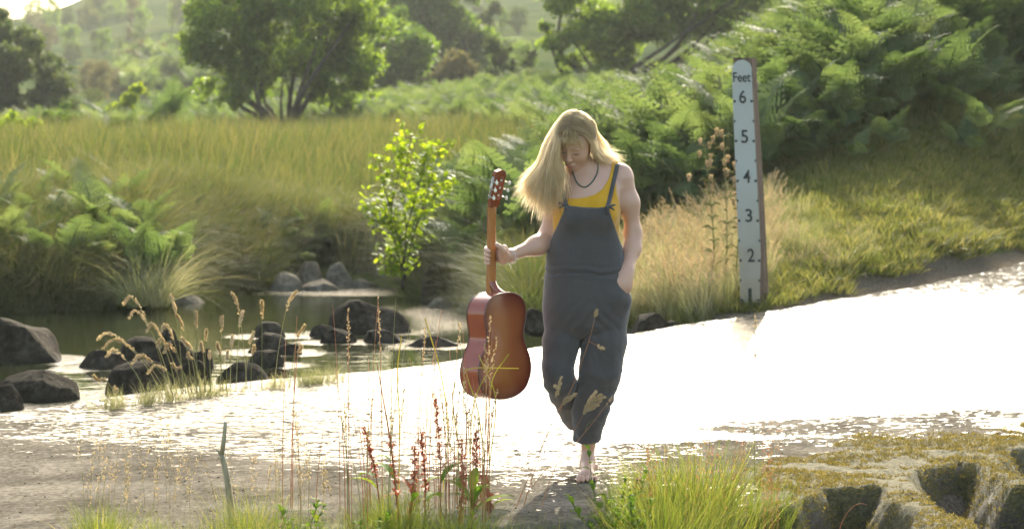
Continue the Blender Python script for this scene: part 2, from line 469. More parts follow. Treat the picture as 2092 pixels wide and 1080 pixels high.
col = t.mix(wetf, dryc, wetc)
ca = t.n('ShaderNodeAttribute', attribute_name='calm').outputs['Fac']
ro = t.math('ADD', t.math('MULTIPLY', wetf, t.math('ADD', t.math('MULTIPLY', ca, .10), -.62)), .78)
ca = t.n('ShaderNodeAttribute', attribute_name='calm').outputs['Fac']
hs = t.math('ADD', t.math('MULTIPLY', n2, .6), t.math('MULTIPLY', n3, .35))
hw = t.math('MULTIPLY', t.math('ADD', t.math('MULTIPLY', n6, 1.1), t.math('MULTIPLY', n2, .35)), t.math('ADD', t.math('MULTIPLY', ca, .62), .38))
bd = t.bump(hs, .75, .012)
bw = t.bump(hw, .55, .012)
nm = t.n('ShaderNodeMix', data_type='VECTOR'); t.l(wetf, nm.inputs[0]); t.l(bd, nm.inputs[4]); t.l(bw, nm.inputs[5])
b = t.bsdf(col, ro, t.math('MULTIPLY', wetf, .42), nm.outputs[1])
M_road = t.done(b.outputs[0])
obj('ford_road', mesh_np('ford_road', np.stack([rx, ry, rz2], -1).reshape(-1, 3), grid_faces(ns, nt_), M_road, tint=wet.ravel()))['kind'] = 'structure'
am = bpy.data.objects['ford_road'].data.attributes.new('calm', 'FLOAT', 'POINT'); am.data.foreach_set('value', calm.ravel().astype(np.float32))

# moss-grown broken rock ledge at the downstream edge
def pz0(px, py): Y = FPX * CAMZ / (py - YH); return ((px - CX) * Y / FPX, Y)
led = [(1440, 1060), (1560, 1046), (1640, 1040), (1690, 1014), (1790, 1014), (1802, 1030), (1860, 1052), (1880, 1076), (1900, 1130), (2040, 1130), (1990, 1078), (1930, 1046), (1884, 1012), (1866, 988), (1890, 974), (1960, 957), (1990, 964), (2030, 986), (2060, 1002), (2092, 1003), (2160, 1012),
       (2160, 992), (2085, 986), (2064, 960), (2075, 941), (2130, 932), (2300, 900), (2600, 860), (2600, 800), (2092, 880), (1700, 900), (1440, 930)]
ledp = [pz0(*q) for q in led]
lx, ly = np.meshgrid(np.arange(.7, 3.9, .0085), np.arange(7.6, 13.2, .014), indexing='ij')
ls = poly_sdf(lx.ravel(), ly.ravel(), ledp).reshape(lx.shape)
ls = ls + .035 * fbm(lx * 4, ly * 4, 3, 51)
lrs = poly_sdf(lx.ravel(), ly.ravel(), road_poly).reshape(lx.shape)
topz = road_z(lx, ly) + .026 + .030 * fbm(lx * 2.4, ly * 2.4, 3, 52) + .012 * fbm(lx * 14, ly * 14, 3, 53) - .07 * smoothstep(-.35, -1.5, lrs + .35 * fbm(lx * 2.2, ly * 2.2, 3, 54))
down = smoothstep(-.05, .27, ls)
lz = topz - .46 * down ** .8 + .09 * fbm(lx * 2.5, ly * 2.5 + 8, 3, 55) * down
lz = np.where(lx < 1.15, lz - (1.15 - lx) * .25, lz)
t = NT('moss_and_rock')
c = t.coord(); nrm = t.n('ShaderNodeNewGeometry'); sp = t.n('ShaderNodeSeparateXYZ'); t.l(nrm.outputs['True Normal'], sp.inputs[0])
n1 = t.noise(7, 5, .65, c); n2 = t.noise(55, 5, .75, c); n3 = t.noise(160, 3, .7, c)
moss = t.ramp(n2, [(.3, (.036, .032, .012)), (.5, (.10, .086, .030)), (.7, (.21, .170, .068))])
rock = t.ramp(n2, [(.3, (.020, .015, .009)), (.6, (.060, .046, .030))])
mf = t.ramp(t.math('ADD', t.math('MULTIPLY', sp.outputs['Z'], .55), t.math('MULTIPLY', n1, .6)), [(.44, (0, 0, 0)), (.60, (1, 1, 1))])
b = t.bsdf(t.mix(mf, rock, moss), t.math('ADD', t.math('MULTIPLY', mf, .5), .42), .4, t.bump(t.math('ADD', n2, t.math('MULTIPLY', n3, .6)), .9, .02))
M_moss = t.done(b.outputs[0])
obj('mossy_rock_ledge', mesh_np('mossy_rock_ledge', np.stack([lx, ly, lz], -1).reshape(-1, 3), grid_faces(*lx.shape), M_moss))['kind'] = 'structure'

def surf(x, y):
    """height of what one stands on at x, y"""
    z = float(ground_z(np.array([x]), np.array([y]))[0])
    if float(poly_sdf(np.array([x]), np.array([y]), road_poly)[0]) < 0: z = max(z, float(road_z(np.array([x]), np.array([y]))[0]))
    return z
def hit(px, py, y0=14.0, y1=420.0):
    """where the sight line of a photo pixel meets the land beyond distance y0"""
    ys = np.exp(np.linspace(math.log(y0), math.log(y1), 500)); xs = (px - CX) * ys / FPX
    z = ground_z(xs, ys); line = CAMZ - (py - YH) * ys / FPX
    k = np.argmax(z >= line)
    if not (z >= line).any(): k = len(ys) - 1
    return Vector((xs[k], ys[k], z[k]))

# ------------------------------------------------------------------ boulders
t = NT('river_rock')
c = t.coord(); n1 = t.noise(3, 6, .65, c); n2 = t.noise(22, 6, .75, c); oi = t.n('ShaderNodeObjectInfo').outputs['Random']
gp = t.n('ShaderNodeNewGeometry'); sp = t.n('ShaderNodeSeparateXYZ'); t.l(gp.outputs['Position'], sp.inputs[0])
colr = t.ramp(t.math('ADD', t.math('MULTIPLY', n1, .5), t.math('MULTIPLY', n2, .5)), [(.35, (.012, .010, .007)), (.5, (.036, .029, .020)), (.66, (.10, .082, .058))])
wl = t.n('ShaderNodeMapRange'); t.l(sp.outputs['Z'], wl.inputs[0]); wl.inputs[1].default_value = WATER; wl.inputs[2].default_value = WATER + .06
colw = t.mix(wl.outputs[0], (.03, .025, .018), colr)
b = t.bsdf(colw, t.math('ADD', t.math('MULTIPLY', wl.outputs[0], .35), .5), .03, t.bump(t.math('ADD', n1, n2), .7, .03))
M_rock = t.done(b.outputs[0])
t = NT('sunlit_bank_rock'); c = t.coord(); n1 = t.noise(3, 6, .65, c); n2 = t.noise(22, 6, .75, c)  # lighter copy of the river rock: sunlight on the bank stones put into its colour
M_rock2 = t.done(t.bsdf(t.ramp(t.math('ADD', t.math('MULTIPLY', n1, .5), t.math('MULTIPLY', n2, .5)), [(.35, (.07, .058, .04)), (.5, (.17, .145, .105)), (.66, (.30, .26, .19))]), .9, .05, t.bump(t.math('ADD', n1, n2), .7, .03)).outputs[0])
def ico(sub=3):
    import bmesh
    bm = bmesh.new(); bmesh.ops.create_icosphere(bm, subdivisions=sub, radius=1)
    V = np.array([tuple(v.co) for v in bm.verts]); F = np.array([[v.index for v in f.verts] for f in bm.faces]); bm.free()
    return V, F
icoV, icoF = ico(5)
def boulder(px0, px1, py0, py1, label, group=None, Y=None, mat=None, depth=.8, name='boulder', flat=1.0, zb=WATER, seed=0, skew=0.0):
    """a boulder seen between the photo pixels; its foot stands at row py1"""
    if Y is None: Y = FPX * (CAMZ - zb) / (py1 - YH)
    w = (px1 - px0) * Y / FPX; h = (py1 - py0) * Y / FPX * .93
    x = ((px0 + px1) / 2 - CX) * Y / FPX
    r = np.random.default_rng(seed + int(px0) + int(py0) * 7)
    V = icoV.copy()
    # facets: cut by random planes, then noise
    for _ in range(9):
        n = r.normal(size=3); n[2] = abs(n[2]) * .8; n /= np.linalg.norm(n); d = r.uniform(.62, .9)
        k = V @ n; V = V - np.where(k > d, (k - d) * .88, 0)[:, None] * n
    o = r.uniform(0, 50, 3)
    V = V * (1 + .09 * fbm(V[:, 0] * 1.7 + o[0] + V[:, 2], V[:, 1] * 1.7 + o[1] - V[:, 2], 3, 3))[:, None] + .02 * np.stack([fbm(V[:, 1] * 6 + o[k], V[:, 2] * 6 + V[:, 0] * 4, 3, k) for k in range(3)], 1)
    V[:, 2] += skew * V[:, 0]
    top = V[:, 2].max(); V[:, 2] = np.where(V[:, 2] > 0, V[:, 2] / top, V[:, 2] * .5)
    hw = (V[:, 0].max() - V[:, 0].min()) / 2
    V[:, 0] = (V[:, 0] - (V[:, 0].max() + V[:, 0].min()) / 2) / hw
    V *= np.array([w / 2, w / 2 * depth, h * 1.02])
    root_ = obj(name, mesh_np(name, V, icoF, mat or M_rock))
    root_.location = (x, Y + w * .2, zb - h * .03)
    return tag(root_, label, 'rock', group)
gb = 'boulders lying in the pool'
bl = [(-60, 137, 642, 738, 'large dark humped boulder in the pool at the edge of the view', -.1), (-20, 160, 753, 818, 'broad flat brown boulder beside the road edge with ridged top', -.15), (-40, 48, 782, 836, 'small squarish boulder against the ridged flat one', 0),
      (152, 262, 712, 752, 'low brown wedge of rock left of the round dark boulder', .2), (226, 348, 684, 738, 'smooth grey slab behind the round dark boulder', .05), (208, 342, 729, 806, 'round dark boulder with shiny top rim standing before the grey slab', .1),
      (326, 364, 668, 692, 'little cobble perched behind the seed heads', 0), (326, 404, 690, 752, 'dark leaning rock right behind the golden seed heads', -.2), (344, 436, 730, 794, 'dark rock half hidden by the golden seed heads', 0),
      (392, 440, 708, 750, 'narrow upright stone beside the leaning rock', 0), (440, 548, 736, 784, 'low wet rock at the road edge with bright water around it', 0), (508, 592, 655, 688, 'thin flat rock furthest out in mid pool', -.1),
      (502, 602, 676, 720, 'pale grey rounded rock in mid pool', -.1), (498, 580, 712, 748, 'flat wet rock below the pale grey one', 0), (628, 684, 660, 688, 'small dark rock touching the big domed boulder', .1),
      (668, 842, 607, 680, 'big domed boulder with a smooth back in the middle of the pool', -.18), (648, 728, 668, 700, 'flat rock in front of the big domed boulder', -.05), (738, 832, 671, 700, 'low ledge stone at the foot of the big domed boulder', -.05),
      (560, 622, 700, 724, 'small stone awash between the flat rocks', 0), (540, 592, 748, 772, 'small stone awash near the road edge', 0), (824, 936, 684, 708, 'flat ring of wet stone near the guitar', 0), (446, 500, 760, 786, 'half sunk stone at the road edge', 0)]
for i, (a, b_, c_, d, lab, sk_) in enumerate(bl): boulder(a, b_, c_, d, lab, gb, skew=sk_)
gb2 = 'stones along the far bank of the pool'
for a, b_, c_, d, lab in ((548, 616, 553, 594, 'rounded brown stone at the far end of the bank row'), (598, 668, 529, 586, 'tall angular stone topped with grass in the bank row'), (658, 728, 532, 588, 'broad pale stone in the middle of the bank row'),
                         (722, 762, 544, 578, 'small stone right of the broad pale one'), (752, 828, 547, 581, 'wedge shaped stone near the yellow sapling'), (612, 690, 568, 594, 'low stone in front of the tall angular one'), (696, 772, 568, 588, 'flat stone at the water line before the pale one'),
                         (300, 344, 598, 614, 'dark flat stone under the overhanging grass'), (338, 420, 600, 618, 'long dark flat stone under the overhanging grass'), (838, 900, 572, 590, 'low stone by the bright riffle'), (868, 930, 606, 628, 'wet stone in the bright riffle'), (930, 968, 615, 640, 'brown wet stone next to the guitar rim')):
    boulder(a, b_, c_, d, lab, gb2, mat=M_rock2)
boulder(858, 934, 520, 606, 'dark mossy stump of rock below the yellow sapling', None, Y=24.2, name='rock_stump', zb=-.02)
for a, b_, c_, d, Y, lab in ((1283, 1384, 634, 684, 18.3, 'ridged grey rock beside the dungarees at the road edge'), (1350, 1404, 652, 676, 18.3, 'small flat rock next to the ridged grey rock'), (1066, 1124, 626, 668, 18.6, 'dark rock seen between guitar and dungarees'), (1068, 1120, 586, 612, 22, 'low rock behind the guitar shoulder')):
    boulder(a, b_, c_, d, lab, 'rocks at the bend of the road edge', Y=Y, zb=CAMZ - (d - YH) * Y / FPX)
# ------------------------------------------------------------------ implicit surfaces (for the body, clothes and boulders)
class Vol:
    def __init__(s, lo, hi, h):
        s.lo = np.array(lo, float); s.h = h
        s.n = np.ceil((np.array(hi) - s.lo) / h).astype(int) + 1
        s.D = np.full(s.n, 0.2, dtype=np.float32)
    def _sub(s, bb, pad):
        a = np.clip(np.floor((np.array(bb[0]) - pad - s.lo) / s.h).astype(int), 0, s.n)
        b = np.clip(np.ceil((np.array(bb[1]) + pad - s.lo) / s.h).astype(int) + 1, 0, s.n)
        sl = tuple(slice(i, j) for i, j in zip(a, b))
        g = [((np.arange(i, j) * s.h + l)).astype(np.float32) for i, j, l in zip(a, b, s.lo)]
        return sl, g[0][:, None, None], g[1][None, :, None], g[2][None, None, :]
    def op(s, fn, bb, k=0.01, mode='add', pad=0.03):
        sl, x, y, z = s._sub(bb, pad + k)
        if s.D[sl].size == 0: return
        d = fn(x, y, z)
        a = s.D[sl]
        if mode == 'add':
            h = np.maximum(k - np.abs(a - d), 0) / k
            s.D[sl] = np.minimum(a, d) - h * h * k * 0.25
        elif mode == 'cut':
            d = -d
            h = np.maximum(k - np.abs(a - d), 0) / k
            s.D[sl] = np.maximum(a, d) + h * h * k * 0.25
        elif mode == 'and':
            h = np.maximum(k - np.abs(a - d), 0) / k
            s.D[sl] = np.maximum(a, d) + h * h * k * 0.25
    def mesh(s):
        D = s.D; S = D < 0
        c = np.zeros(np.array(D.shape) - 1, dtype=np.int8)
        for i in (0, 1):
            for j in (0, 1):
                for k in (0, 1):
                    c += S[i:D.shape[0] - 1 + i, j:D.shape[1] - 1 + j, k:D.shape[2] - 1 + k]
        A = np.argwhere((c > 0) & (c < 8))
        idx = np.full(c.shape, -1, dtype=np.int32)
        idx[A[:, 0], A[:, 1], A[:, 2]] = np.arange(len(A))
        cor = np.array([(i, j, k) for i in (0, 1) for j in (0, 1) for k in (0, 1)])
        vals = np.stack([D[A[:, 0] + o[0], A[:, 1] + o[1], A[:, 2] + o[2]] for o in cor], 1)
        acc = np.zeros((len(A), 3)); cnt = np.zeros(len(A))
        for p in range(8):
            for q in range(p + 1, 8):
                if np.abs(cor[p] - cor[q]).sum() != 1: continue
                a, b = vals[:, p], vals[:, q]
                m = (a < 0) != (b < 0)
                t = np.where(m, a / (a - b + (a == b)), 0)
                acc += np.where(m[:, None], cor[p] + (cor[q] - cor[p]) * t[:, None], 0); cnt += m
        V = (A + acc / cnt[:, None]) * s.h + s.lo
        Q = []
        for ax in range(3):
            u, v = [(1, 2), (2, 0), (0, 1)][ax]
            s0 = [slice(None)] * 3; s1 = [slice(None)] * 3
            s0[ax] = slice(0, -1); s1[ax] = slice(1, None)
            a, b = S[tuple(s0)], S[tuple(s1)]
            E = np.argwhere(a != b)
            E = E[(E[:, u] > 0) & (E[:, v] > 0) & (E[:, u] < D.shape[u] - 1) & (E[:, v] < D.shape[v] - 1)]
            fl = a[E[:, 0], E[:, 1], E[:, 2]]
            def cell(du, dv):
                c2 = E.copy(); c2[:, u] -= du; c2[:, v] -= dv
                return idx[c2[:, 0], c2[:, 1], c2[:, 2]]
            q = np.stack([cell(1, 1), cell(0, 1), cell(0, 0), cell(1, 0)], 1)
            q = np.where(fl[:, None], q, q[:, ::-1])
            Q.append(q)
        return V, np.concatenate(Q)

def sd_cone(a, b, ra, rb, ys=1.0):
    """Round cone from a to b; ys < 1 flattens it front to back"""
    a = np.array(a, float); b = np.array(b, float)
    def f(x, y, z):
        e = b - a; ey = e[1] / ys
        L = e[0] ** 2 + ey ** 2 + e[2] ** 2
        wx, wy, wz = x - a[0], (y - a[1]) / ys, z - a[2]
        t = np.clip((wx * e[0] + wy * ey + wz * e[2]) / L, 0, 1)
        d = np.sqrt((wx - t * e[0]) ** 2 + (wy - t * ey) ** 2 + (wz - t * e[2]) ** 2)
        return (d - (ra + (rb - ra) * t)) * min(1, ys)
    r = max(ra, rb)
    return f, (np.minimum(a, b) - r, np.maximum(a, b) + r)

def sd_ell(c, r, M=None):
    """Ellipsoid; M rows = local axes"""
    c = np.array(c, float); r = np.array(r, float)
    M = np.eye(3) if M is None else np.array(M)
    def f(x, y, z):
        X, Y, Z = x - c[0], y - c[1], z - c[2]
        l = [M[i, 0] * X + M[i, 1] * Y + M[i, 2] * Z for i in range(3)]
        k0 = np.sqrt(sum((l[i] / r[i]) ** 2 for i in range(3)))
        k1 = np.sqrt(sum((l[i] / r[i] ** 2) ** 2 for i in range(3))) + 1e-9
        return k0 * (k0 - 1) / k1
    R_ = r.max()
    return f, (c - R_, c + R_)

def sd_loft(rows, p=2.3):
    """rows: (z, cx, cy, half width, half depth) from bottom to top"""
    a = np.array(sorted(rows), float)
    def f(x, y, z):
        z1 = z.ravel()
        g = [np.interp(z1, a[:, 0], a[:, i])[None, None, :] for i in (1, 2, 3, 4)]
        k = (np.abs((x - g[0]) / g[2]) ** p + np.abs((y - g[1]) / g[3]) ** p) ** (1 / p)
        d = (k - 1) * np.minimum(g[2], g[3])
        zz = np.maximum(a[0, 0] - z, z - a[-1, 0])
        return np.maximum(d, zz)
    w = a[:, 3].max(); dd = a[:, 4].max()
    return f, (np.array((a[:, 1].min() - w, a[:, 2].min() - dd, a[0, 0])), np.array((a[:, 1].max() + w, a[:, 2].max() + dd, a[-1, 0])))

WY = 10.5                      # the woman stands here
def W(px, py, dy=0.0):
    """point at photo pixel, dy metres behind (+) or before (-) the woman's plane; the pixel is read at her plane"""
    p = P(px, py, WY); p.y += dy
    return p
def Wz(py): return P(0, py, WY).z
def Wx(px): return P(px, 0, WY).x
PX = WY / FPX

# head frame
hd_yaw, hd_pitch, hd_roll = R(26), R(36), R(10)
Fv = Vector((-math.sin(hd_yaw) * math.cos(hd_pitch), -math.cos(hd_yaw) * math.cos(hd_pitch), -math.sin(hd_pitch)))
Uv = Vector((0, 0, 1)) - Fv * Fv.z; Uv.normalize()
Uv = Matrix.Rotation(-hd_roll, 3, Fv) @ Uv
if Uv.x > 0 and (Matrix.Rotation(2 * hd_roll, 3, Fv) @ Uv).x < Uv.x: Uv = Matrix.Rotation(2 * hd_roll, 3, Fv) @ Uv
Rv = Fv.cross(Uv); Rv.normalize()          # the head's own right... kept as lateral axis
HC = W(1176, 288, -0.035)
HM = np.array([tuple(Rv), tuple(Fv), tuple(Uv)])
def HL(r, f, u): return HC + Rv * r + Fv * f + Uv * u

skin = NT('skin')
_c = skin.coord()
_n = skin.noise(9, 4, 0.6, _c)
_n2 = skin.noise(260, 3, 0.6, _c)
_col = skin.mix(_n, (0.61, 0.375, 0.27), (0.51, 0.29, 0.205))
_b = skin.bsdf(_col, 0.42, 0.45, skin.bump(_n2, 0.12, 0.002))
_b.inputs['Subsurface Weight'].default_value = 0.12
_b.inputs['Subsurface Radius'].default_value = (0.6, 0.25, 0.12)
_b.inputs['Subsurface Scale'].default_value = 0.012
M_skin = skin.done(_b.outputs[0])

def fabric(name, c1, c2, scale=420, rough=0.9, weave=0.35, wr=0.5):
    t = NT(name)
    c = t.coord()
    w1 = t.n('ShaderNodeTexWave', wave_type='BANDS', bands_direction='Z'); w1.inputs['Scale'].default_value = scale; t.l(c, w1.inputs['Vector'])
    w2 = t.n('ShaderNodeTexWave', wave_type='BANDS', bands_direction='X'); w2.inputs['Scale'].default_value = scale; t.l(c, w2.inputs['Vector'])
    h = t.math('ADD', w1.outputs['Fac'], w2.outputs['Fac'])
    n1 = t.noise(14, 5, 0.6, c)
    slub = t.noise(60, 3, 0.6, t.coord('Object', (1, 1, 6)))
    n3 = t.noise(34, 6, 0.7, c, 0.6)
    col = t.mix(t.math('ADD', t.math('MULTIPLY', n1, 0.6), t.math('MULTIPLY', slub, 0.4)), c1, c2)
    b1 = t.bump(h, weave, 0.0008)
    b2 = t.bump(n3, wr, 0.006, b1)
    b = t.bsdf(col, rough, 0.2, b2)
    b.inputs['Sheen Weight'].default_value = 0.35
    b.inputs['Sheen Roughness'].default_value = 0.4
    return t.done(b.outputs[0])
M_slate = fabric('slate_linen', (0.064, 0.058, 0.057), (0.098, 0.090, 0.087))
M_yellow = fabric('mustard_jersey', (0.62, 0.33, 0.02), (0.50, 0.25, 0.012), 700, 0.85, 0.2, 0.25)

person = empty('person', (Wx(1200), WY + 0.05, 0.02), 'blonde woman in slate dungarees walking barefoot on the wet ford, holding a guitar', 'person')
PL = person.location.copy()
def part_np(name, V, F, mat, parent=person, base=PL, smooth=True, tint=None):
    me = mesh_np(name, np.asarray(V) - np.array(base), F, mat, smooth, tint)
    return obj(name, me, parent)

# torso rows: (py, centre px, cy, half width px, half depth m)
def rows(lst, inf=0.0): return [(Wz(py), Wx(cx), cy, hw * PX + inf, hd + inf) for py, cx, cy, hw, hd in lst]
torso = [(655, 1197, WY + .03, 60, .09), (630, 1197, WY + .02, 80, .108), (600, 1198, WY + .02, 80, .112), (560, 1197, WY + .01, 72, .105), (510, 1196, WY + .0, 63, .10),
         (470, 1197, WY - .002, 64, .105), (440, 1198, WY - .008, 66, .118), (410, 1201, WY - .002, 66, .108), (385, 1206, WY + .01, 64, .088), (362, 1210, WY + .022, 58, .068), (348, 1212, WY + .03, 42, .055), (338, 1212, WY + .032, 24, .045)]
h_body = 0.0036
vb = Vol((Wx(975), WY - 0.34, -0.01), (Wx(1330), WY + 0.66, Wz(205)), h_body)
def A(prim, k=0.012, mode='add'): vb.op(prim[0], prim[1], k, mode)
A(sd_loft(rows(torso)), 0.02)
# breasts
A(sd_ell(W(1174, 437, -0.085), (.056, .05, .058)), 0.03)
A(sd_ell(W(1228, 437, -0.085), (.056, .05, .058)), 0.03)
# trapezius and shoulders
nb = W(1209, 352, 0.035)
A(sd_cone(W(1212, 340, .045), W(1272, 352, .035), .042, .036, .9), 0.035)
A(sd_cone(W(1206, 340, .045), W(1148, 362, .035), .042, .036, .9), 0.035)
A(sd_cone(W(1276, 365, .03), W(1287, 415, .035), .0405, .0365), 0.03)
A(sd_cone(W(1288, 415, .035), W(1295, 478, .045), .0365, .0315), 0.04)
A(sd_cone(W(1295, 478, .045), W(1293, 508, .02), .0315, .031), 0.04)
A(sd_cone(W(1294, 508, .02), W(1279, 558, -.060), .031, .0225, 1), 0.04)
A(sd_cone(W(1279, 556, -.058), W(1270, 580, -.078), .0245, .034, .62), 0.03)
A(sd_cone(W(1270, 580, -.078), W(1260, 610, -.060), .034, .03, .5), 0.02)
# thumb root and knuckles of the pocketed hand
# her right arm (reaching to the guitar)
A(sd_cone(W(1144, 372, .03), W(1129, 430, .04), .040, .036), 0.03)
A(sd_cone(W(1129, 430, .04), W(1119, 486, .03), .036, .0325), 0.02)
A(sd_cone(W(1119, 486, .03), W(1096, 501, -.04), .034, .034), 0.05)
A(sd_cone(W(1096, 501, -.04), W(1041, 519, -.155), .0345, .0235), 0.05)
# gripping hand: palm beside the neck, four fingers round it from behind, thumb before it
NX, NY = 1008.5, -0.205     # the neck of the guitar in her plane's pixels
A(sd_cone(W(1041, 519, -.157), W(1029, 517, NY + .020), .025, .024, 0.8), 0.02)
A(sd_cone(W(1030, 504, NY + .022), W(1028, 530, NY + .024), .0165, .0155), 0.015)
for i, (y0, y1, ln) in enumerate(((503, 509, 1.0), (512, 518, 1.06), (521, 526, 1.0), (529.5, 533.5, 0.86))):
    r0 = .0098 - .0006 * i
    pts = [W(1026, y0, NY + .038), W(1012, y0 - 1, NY + .050), W(995, y0, NY + .030), W(993.5, y0 + 3, NY + .006), W(998 + 2 * ln, y1, NY - .014)]
    for j in range(4):
        A(sd_cone(pts[j], pts[j + 1], r0 - .0004 * j, r0 - .0004 * (j + 1)), 0.0035)
tp = [W(1036, 520, NY + .005), W(1030, 508, NY - .020), W(1022, 500, NY - .034), W(1015, 494.5, NY - .036)]
A(sd_cone(tp[0], tp[1], .015, .0125), 0.012)
A(sd_cone(tp[1], tp[2], .0115, .0098), 0.005)
A(sd_cone(tp[2], tp[3], .0100, .0082), 0.005)
# legs
A(sd_cone(W(1230, 640, .02), W(1224, 770, -.0), .070, .052, 1), 0.02)
A(sd_cone(W(1222, 770, -.01), W(1209, 850, .07), .055, .050), 0.03)
A(sd_cone(W(1209, 850, .07), W(1203, 928, .145), .047, .029), 0.02)
A(sd_cone(W(1163, 640, .02), W(1140, 764, -.02), .065, .046, 1), 0.02)
A(sd_cone(W(1140, 764, -.02), W(1164, 826, .18), .048, .045), 0.03)
A(sd_cone(W(1164, 826, .18), W(1196, 895, .46), .045, .027), 0.02)
# front foot (points to the camera and a little to her right)
def foot(anx, any_, z0, dx, pitch, side):
    """ankle at (anx, any_), sole height z0, heading -Y with sideways dx; pitch lifts the heel about the toes"""
    L = 0.225
    ball = Vector((anx + dx, any_ - L * 0.62, z0))
    def q(f, s, u):           # f: 0 heel .. 1 toe tip
        x = anx + dx * (f - 0.15) + s; y = any_ + 0.055 - f * L
        p = Vector((x, y, z0 + u))
        if f < 0.72 and pitch:
            v = p - Vector((anx + dx * 0.57, any_ + .055 - .72 * L, z0))
            v = Matrix.Rotation(-pitch, 3, 'X') @ v
            p = Vector((anx + dx * 0.57, any_ + .055 - .72 * L, z0)) + v
        return p
    A(sd_ell(q(.10, 0, .032), (.031, .034, .032)), 0.015)
    A(sd_cone(q(.14, 0, .05), q(.26, 0, .088), .030, .030), 0.02)
    A(sd_cone(q(.28, 0, .062), q(.72, .002 * side, .028), .034, .024), 0.02)
    A(sd_cone(q(.66, -.024, .020), q(.68, .026, .017), .020, .017), 0.015)
    for i in range(5):
        s = side * (-.034 + .0172 * i)
        f1 = (.97, 1.0, .965, .93, .885)[i] if True else 1
        r = (.0125, .0088, .0083, .008, .0076)[i]
        A(sd_cone(q(.76, s * .9, .016), q(f1 - .05, s * 1.08, .019), r, r), 0.004)
        A(sd_cone(q(f1 - .05, s * 1.08, .017), q(f1 - .01, s * 1.08, .010), r, r * .9), 0.003)
    return q
foot(Wx(1203), WY + .13, 0.004, -.010, 0, 1)
foot(Wx(1209), WY + .52, 0.004, .0, R(38), -.8)
# neck and head
A(sd_cone(W(1209, 362, .03), HL(0, -.035, -.055), .052, .050), 0.03)
def H_(prim, k=0.01, mode='add'): A(prim, k, mode)
def he(r, f, u, rr, rf, ru): return sd_ell(HL(r, f, u), (rr, rf, ru), HM)
H_(he(0, -.015, .032, .073, .092, .083), .03)
H_(he(0, .030, .012, .066, .060, .070), .03)
H_(he(0, .036, -.045, .050, .049, .060), .03)
H_(he(0, .066, -.090, .021, .020, .019), .03)
for s in (-1, 1):
    H_(he(s * .036, .056, -.026, .028, .028, .030), .03)
    H_(he(s * .032, .094, .010, .017, .012, .012), .012, 'cut')
    H_(he(s * .031, .0745, .006, .0155, .0135, .0125), .005)
    H_(he(s * .030, .0845, .026, .022, .007, .005), .014)
    H_(he(s * .0092, .096, -.0335, .0065, .008, .0055), .006)
    H_(sd_cone(HL(s * .074, -.006, -.018), HL(s * .079, -.014, .016), .010, .012), .006)
H_(sd_cone(HL(0, .087, .014), HL(0, .104, -.026), .0068, .0092), .010)
H_(he(0, .1055, -.030, .0092, .0085, .0075), .006)
H_(he(0, .086, -.064, .022, .012, .013), .014)
H_(he(0, .0955, -.0590, .018, .0062, .0040), .006)
H_(he(0, .0940, -.0688, .015, .0062, .0046), .006)
bV, bQ = vb.mesh()
body = part_np('body', bV, bQ, M_skin)
bvh_body = BVHTree.FromPolygons([Vector(v) for v in bV], [tuple(q) for q in bQ])
del vb

# mustard vest: the torso swollen by 5 mm, cut to the garment's outline
vt = Vol((Wx(1100), WY - .2, Wz(560)), (Wx(1310), WY + .2, Wz(322)), .0045)
tr = [(py, cx, cy, hw, hd) for py, cx, cy, hw, hd in torso]
vt.op(*sd_loft(rows(tr, .007)), 0.02)
for c in ((1174, 437), (1228, 437)): vt.op(*sd_ell(W(*c, -0.085), (.063, .058, .065)), 0.03)
vt.op(*sd_cone(W(1212, 340, .045), W(1272, 352, .035), .049, .043, .9), 0.035)
vt.op(*sd_cone(W(1206, 340, .045), W(1148, 362, .035), .049, .043, .9), 0.035)
top_poly = [(1251, 328), (1265, 328), (1262, 345), (1257, 370), (1259, 395), (1266, 422), (1275, 445), (1279, 560), (1110, 560), (1116, 450), (1128, 412), (1132, 380), (1138, 345), (1150, 345),
            (1150, 385), (1160, 404), (1180, 404), (1198, 401.5), (1215, 396), (1230, 385), (1241, 368), (1247, 352)]
tp_w = [(Wx(a), Wz(b)) for a, b in top_poly]
def top_cut(x, y, z):
    d = poly_sdf(*np.broadcast_arrays(x + 0 * z, z + 0 * x), tp_w)
    return d + 0 * y
X_, Z_ = None, None
sl_, x_, y_, z_ = vt._sub((vt.lo, vt.lo + vt.n * vt.h), 0)
d2 = poly_sdf(*[np.ascontiguousarray(a) for a in np.broadcast_arrays(x_, z_)], tp_w)
vt.D[sl_] = np.maximum(vt.D[sl_], d2)
tV, tQ = vt.mesh()
top = part_np('vest_top', tV, tQ, M_yellow)
bvh_top = BVHTree.FromPolygons([Vector(v) for v in tV], [tuple(q) for q in tQ])

